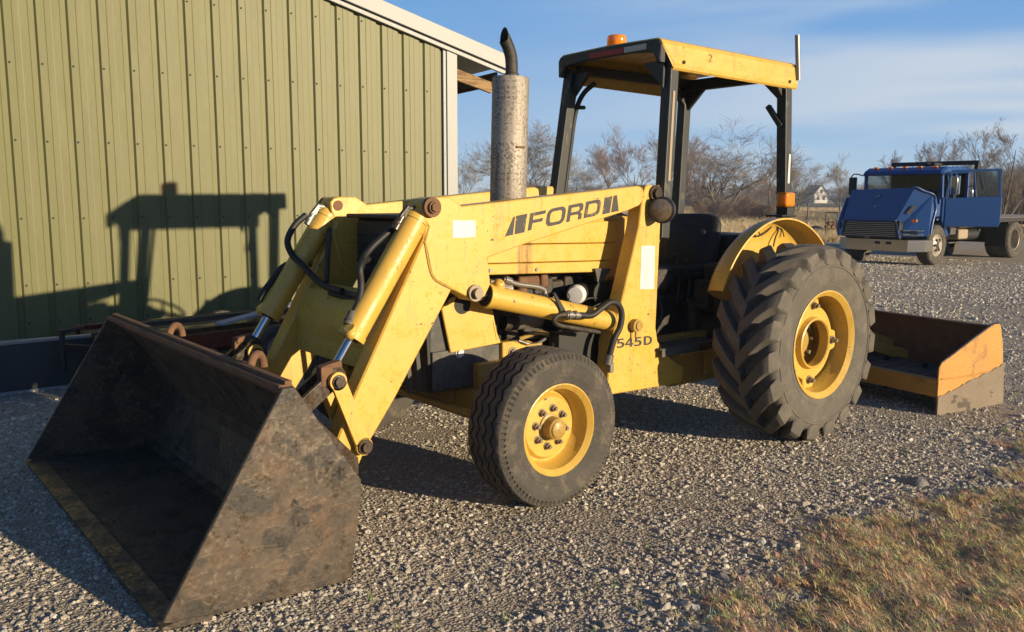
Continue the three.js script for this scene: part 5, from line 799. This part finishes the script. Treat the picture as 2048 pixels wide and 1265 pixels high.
// ------------------------------------------------------------------ bare winter trees
function treeGeo(seed, o) {                                // -> [trunk and limbs, twigs]; height about 1
  const keep = rs; rs = seed; const big = [], small = [];
  const stick = (P, R, seg, out) => {
    const rows = P.map((p, i) => { const d = P[Math.min(i + 1, P.length - 1)].clone().sub(P[Math.max(0, i - 1)]).normalize(), u = Math.abs(d.y) > 0.9 ? V(1, 0, 0) : V(0, 1, 0), x = u.clone().cross(d).normalize(), y = d.clone().cross(x), row = []; for (let k = 0; k < seg; k++) { const a = k / seg * 6.2832; row.push(p.clone().addScaledVector(x, R[i] * Math.cos(a)).addScaledVector(y, R[i] * Math.sin(a))); } return row; });
    for (let i = 0; i + 1 < rows.length; i++) for (let k = 0; k < seg; k++) { const a = rows[i][k], b = rows[i][(k + 1) % seg], c = rows[i + 1][k], d = rows[i + 1][(k + 1) % seg]; out.push(a.x, a.y, a.z, b.x, b.y, b.z, d.x, d.y, d.z, a.x, a.y, a.z, d.x, d.y, d.z, c.x, c.y, c.z); }
  };
  const grow = (p, d, len, r, lev) => {
    const n = lev < 2 ? 5 : lev < o.levels ? 3 : 2, P = [p.clone()], R = [r], dir = d.clone();
    for (let i = 1; i <= n; i++) { dir.add(V(rr(-1, 1), rr(-1, 1), rr(-1, 1)).multiplyScalar(o.wiggle * (lev ? 1 : 0.5))); dir.y += lev ? o.lift : 0; dir.normalize(); P.push(P[i - 1].clone().addScaledVector(dir, len / n)); R.push(Math.max(o.rmin, r * (1 - (lev === 0 ? 0.86 : lev === 1 ? 0.7 : 0.5) * i / n))); }
    stick(P, R, lev === 0 ? 8 : lev === 1 ? 6 : lev === 2 ? 4 : 3, lev < 3 ? big : small);
    if (lev >= o.levels) return;
    const kids = o.kids[lev] + (rnd() < 0.5 ? 1 : 0);
    for (let k = 0; k < kids; k++) {
      const t = lev === 0 ? rr(o.from, 1) : rr(0.25, 1), f = t * n, i = Math.min(n - 1, Math.floor(f)), q = P[i].clone().lerp(P[i + 1], f - i), bd = P[i + 1].clone().sub(P[i]).normalize();
      const az = rr(0, 6.2832), side = V(Math.cos(az), rr(-0.2, 0.4), Math.sin(az)); side.addScaledVector(bd, -side.dot(bd)).normalize();
      const an = rr(o.angle[0], o.angle[1]); const nd = bd.multiplyScalar(Math.cos(an)).addScaledVector(side, Math.sin(an));
      grow(q, nd, len * rr(o.ratio[0], o.ratio[1]) * (lev === 0 ? o.first : 1), Math.max(o.rmin, lerp(R[i], R[i + 1], f - i) * rr(0.42, 0.62)), lev + 1);
    }
  };
  for (let k = 0; k < o.stems; k++) { const a = k / o.stems * 6.28 + rr(0, 1), s = o.stems > 1 ? rr(0.15, 0.5) : rr(0, 0.05); grow(V(0.02 * Math.cos(a), -0.03, 0.02 * Math.sin(a)), V(Math.cos(a) * s, 1, Math.sin(a) * s).normalize(), o.trunk * rr(0.85, 1.1), o.r, 0); }
  rs = keep;
  return [big, small].map((p) => { const g = new THREE.BufferGeometry(); g.setAttribute('position', new THREE.Float32BufferAttribute(p, 3)); g.computeVertexNormals(); return join(g, false); });
}
const KIND = {
  spread: treeGeo(11, { levels: 5, stems: 2, trunk: 0.34, r: 0.024, rmin: 0.0006, from: 0.3, first: 1.25, kids: [6, 4, 3, 4, 4], ratio: [0.5, 0.78], angle: [0.4, 1.05], wiggle: 0.10, lift: 0.02 }),
  multi: treeGeo(27, { levels: 4, stems: 5, trunk: 0.6, r: 0.015, rmin: 0.0006, from: 0.2, first: 0.8, kids: [7, 5, 5, 4], ratio: [0.4, 0.68], angle: [0.3, 0.85], wiggle: 0.10, lift: 0.04 }),
  round: treeGeo(35, { levels: 5, stems: 1, trunk: 0.42, r: 0.018, rmin: 0.0006, from: 0.3, first: 1.0, kids: [6, 4, 4, 4, 4], ratio: [0.48, 0.74], angle: [0.25, 0.75], wiggle: 0.09, lift: 0.05 }),
  tall: treeGeo(58, { levels: 4, stems: 4, trunk: 0.8, r: 0.012, rmin: 0.0006, from: 0.2, first: 0.5, kids: [10, 6, 5, 4], ratio: [0.38, 0.62], angle: [0.25, 0.7], wiggle: 0.07, lift: 0.05 }),
  oldtree: treeGeo(77, { levels: 5, stems: 4, trunk: 0.42, r: 0.022, rmin: 0.0007, from: 0.25, first: 1.05, kids: [4, 3, 3, 4, 4], ratio: [0.5, 0.8], angle: [0.4, 1.05], wiggle: 0.15, lift: 0.01 }),
};
const SIZE = {};
for (const [k, g] of Object.entries(KIND)) { const p = g[1].attributes.position, ys = [], xs = []; for (let i = 0; i < p.count; i += 3) { ys.push(p.getY(i)); xs.push(Math.abs(p.getX(i))); } ys.sort((a, b) => a - b); xs.sort((a, b) => a - b); SIZE[k] = [ys[Math.floor(ys.length * 0.985)], 2 * xs[Math.floor(xs.length * 0.96)]]; }
const DIR = (px) => { const u = (px - 1024) / 1728.4; return V(Math.sin(YAW) + u * Math.cos(YAW), 0, -Math.cos(YAW) + u * Math.sin(YAW)); };   // a compass bearing for a place in the scene
function tree(kind, label, bearing, dist, tall, width, turn, mat = M.twig, bark = M.bark, cat = 'tree') {
  const d = DIR(bearing), [h, w] = SIZE[kind], height = tall * (kind === 'oldtree' ? 0.8 : 0.9);
  const t = thing('bare_tree', label, cat, [CAM.x + d.x * dist, -0.1, CAM.z + d.z * dist], turn);
  for (const [i, n] of [[0, 'trunk'], [1, 'crown']]) { const m = new THREE.Mesh(KIND[kind][i], i ? mat : bark); m.name = n; m.castShadow = m.receiveShadow = true; m.scale.set(width / w, height / h, width / w); t.add(m); }
}
// bearing, distance, height and width of each
tree('spread', 'wide spreading bare tree seen behind the exhaust muffler', 1062, 62, 7.0, 8.6, 0.4, M.twigGrey);
tree('round', 'round topped bare tree between the two front canopy posts, left of its twin', 1216, 78, 7.6, 6.2, 1.2, M.twigRed);
tree('round', 'bare tree just left of the front left canopy post', 1272, 74, 7.8, 5.8, 3.0, M.twigRed);
tree('tall', 'thin bare tree seen between the front left and rear right posts', 1352, 80, 8.0, 5.0, 0.7, M.twigRed);
tree('oldtree', 'large dark bare tree with low forking limbs behind the operator seat', 1438, 66, 7.3, 9.6, 2.2, M.twig);
tree('multi', 'bare tree hidden partly by the rear right canopy post', 1395, 95, 8.5, 8.0, 0.2, M.twigRed);
tree('round', 'bare tree right of the big dark one, beside the rear left post', 1532, 90, 7.8, 7.0, 4.1, M.twig);
tree('multi', 'small bare tree just right of the rear left canopy post', 1588, 95, 6.2, 3.6, 5.0, M.twigGrey);
tree('round', 'rounded pale bare tree in front of the white house', 1676, 88, 6.2, 4.6, 0.9, M.twigGrey);
tree('spread', 'low bare tree left of the white house', 1575, 120, 7.5, 9.0, 2.7, M.twig);
tree('tall', 'reddish bare tree behind the left mirror of the blue truck', 1797, 75, 5.8, 4.2, 1.9, M.twigRed);
tree('tall', 'thin upright bare tree over the cab roof of the truck', 1862, 70, 6.6, 3.2, 3.6, M.twigRed);
tree('round', 'bare tree above the tipped hood, right of the reddish one', 1826, 88, 6.0, 4.6, 0.1, M.twigRed);
tree('multi', 'bare tree behind the truck cab at its right end', 1908, 80, 6.2, 5.0, 2.4, M.twigGrey);
tree('tall', 'tallest bare tree, many stemmed, right of the open cab door', 1992, 46, 5.7, 5.0, 4.4, M.twig);
tree('tall', 'bare tree at the right edge of the view behind the flatbed', 2046, 50, 5.0, 4.2, 1.1, M.twig);
tree('multi', 'low bushy bare tree behind the flatbed, left of the tallest one', 1945, 58, 4.2, 4.2, 5.5, M.twigRed);
tree('round', 'bare tree far left, beside the barn corner', 925, 85, 6.0, 5.5, 0.6, M.twigGrey);
tree('multi', 'low bare tree behind the raised boom of the loader', 1150, 110, 6.0, 9.0, 1.7, M.twigGrey);
{ // the far wood along the horizon and brush in the field: one mass each
  const stuffTrees = (name, label, kinds, count, place, mats) => {
    const t = thing(name, label, name === 'far_wood' ? 'wood' : 'brush'); t.userData.kind = 'stuff';
    kinds.forEach((k, ki) => [0, 1].forEach((part) => {
      const keep = rs; rs = 900 + ki * 17; const im = new THREE.InstancedMesh(KIND[k][part], part ? mats[ki % mats.length] : M.bark, count); im.name = part ? 'crown' : 'trunk'; im.castShadow = im.receiveShadow = true; im.userData.kind = 'stuff';
      const m = new THREE.Matrix4(), q = new THREE.Quaternion(), [h, w] = SIZE[k];
      for (let i = 0; i < count; i++) { const [x, y, z, hh, ww] = place(); q.setFromAxisAngle(V(0, 1, 0), rr(0, 6.28)); m.compose(V(x, y, z), q, V(ww / w, hh / h, ww / w)); im.setMatrixAt(i, m); }
      rs = keep; t.add(im);
    }));
  };
  stuffTrees('far_wood', 'band of bare grey brown woodland along the horizon', ['multi', 'round', 'tall'], 46, () => { let b = rr(780, 2500); if (Math.abs(b - 1624) < 45) b += 110; const d = DIR(b), s = rr(125, 230); return [CAM.x + d.x * s, -0.2, CAM.z + d.z * s, rr(2.2, 4.6) * s / 170, rr(6, 11)]; }, [M.twig, M.twigRed, M.twigGrey]);
  stuffTrees('brush', 'low brown brush growing round the big dark tree in the field', ['multi', 'spread'], 12, () => { const d = DIR(rr(1390, 1560)), s = rr(56, 70); return [CAM.x + d.x * s, -0.12, CAM.z + d.z * s, rr(0.8, 1.9), rr(1.4, 3)]; }, [M.twigRed, M.twig]);
  stuffTrees('thicket', 'thin stemmed thicket behind the flatbed at the right edge', ['tall', 'multi'], 22, () => { const d = DIR(rr(1925, 2250)), s = rr(52, 80); return [CAM.x + d.x * s, -0.12, CAM.z + d.z * s, rr(2.2, 4.2), rr(1.8, 3.4)]; }, [M.twigRed, M.twig]);
}
// ------------------------------------------------------------------ far buildings, frame, log pile
{
  const at = (px, dist) => { const d = DIR(px); return [CAM.x + d.x * dist, -0.1, CAM.z + d.z * dist]; };
  const h = thing('white_house', 'small white gabled house far off between the rear post and the truck', 'house', at(1624, 260), -0.5);
  mesh('wall', [plate([[-2.1, 0], [2.1, 0], [2.1, 2.9], [0, 5.2], [-2.1, 2.9]], -3.5, 3.5, 0)], M.siding, h);
  each('roof', [beam([-2.5, 2.55, 0], [0.05, 5.35, 0], 7.6, 0.15), beam([2.5, 2.55, 0], [-0.05, 5.35, 0], 7.6, 0.15)], M.darkRoof, h);
  for (const [x, y] of [[-0.9, 1.4], [0.9, 1.4], [0, 3.4]]) { const w = mesh('window', box(x, y, 3.52, 0.7, 1.1, 0.06, 0.01), M.dark, h); }
  mesh('chimney', box(0.6, 5.2, -1, 0.5, 1.2, 0.5, 0.02), M.brick, h);
  const s = thing('farm_shed', 'low dark shed with reddish wall far off behind the canopy posts', 'shed', at(1385, 170), -0.4);
  mesh('wall', [box(0, 0.9, 0, 3.6, 1.8, 2.5)], M.brick, s); mesh('roof', [box(0, 1.9, 0, 4, 0.2, 2.9)], M.darkRoof, s); mesh('door', box(-0.9, 0.7, 1.27, 0.9, 1.4, 0.05), M.dark, s);
  const f = thing('pipe_frame', 'thin steel pipe frame standing at the edge of the yard left of the truck', 'frame', at(1660, 33), -0.68);
  mesh('post', [cyl([-0.22, 0, 0], [-0.22, 1.05, 0], 0.022, 0.022, 8)], M.brown, f); mesh('post', [cyl([0.2, 0, 0], [0.2, 1.05, 0], 0.022, 0.022, 8)], M.brown, f); mesh('rail', [cyl([-0.24, 1.05, 0], [0.22, 1.05, 0], 0.02, 0.02, 8)], M.brown, f);
  const p1 = thing('fence_post', 'slim steel post standing alone at the yard edge behind the rear tyre', 'post', at(1611, 34)); mesh('post_tube', [cyl([0, 0, 0], [0, 1.35, 0], 0.025, 0.022, 8), cyl([0, 1.35, 0], [0, 1.37, 0], 0.03, 0.03, 8)], M.brown, p1);
  const l = thing('log_pile', 'pile of orange split logs beside the tipped truck hood', 'log pile', at(1676, 36), -0.75);
  for (let j = 0; j < 4; j++) for (let i = 0; i < 8 - j; i++) { const x = -0.65 + i * 0.17 + j * 0.08 + rr(-0.02, 0.02), y = 0.1 + j * 0.15, r = rr(0.07, 0.085); mesh('log', cyl([x, y, rr(-0.3, -0.2)], [x + rr(-0.03, 0.03), y, rr(0.24, 0.34)], r, r, 8), rnd() < 0.6 ? M.wood : M.rust, l); }
  const c = thing('tarp_heap', 'grey blue covered heap left of the log pile', 'tarp', at(1630, 37), 0.3);
  mesh('tarp', [new THREE.IcosahedronGeometry(0.5, 2).scale(1.1, 0.55, 0.7).translate(0, 0.15, 0), new THREE.IcosahedronGeometry(0.3, 2).scale(1.2, 0.6, 0.8).translate(0.5, 0.1, 0.1)], M.slate, c);
  const k = thing('field_rock', 'larger dark stone half sunk at the edge of the dry grass', 'rock', [-0.30, groundH(-0.3, 1.93) - 0.01, 1.93], 0.4);
  const g = new THREE.IcosahedronGeometry(1, 2), q = g.attributes.position; for (let i = 0; i < q.count; i++) { const s2 = 0.8 + 0.4 * wob(q.getX(i) * 1.3 + 5, q.getY(i) * 1.3 + q.getZ(i), 71); q.setXYZ(i, q.getX(i) * s2 * 0.075, q.getY(i) * s2 * 0.04, q.getZ(i) * s2 * 0.05); } g.computeVertexNormals();
  mesh('stone', g, M.concrete, k);
}
scene.fog = new THREE.FogExp2(new THREE.Color().setRGB(0.5, 0.58, 0.68), 0.0007);
renderer.render(scene, camera);
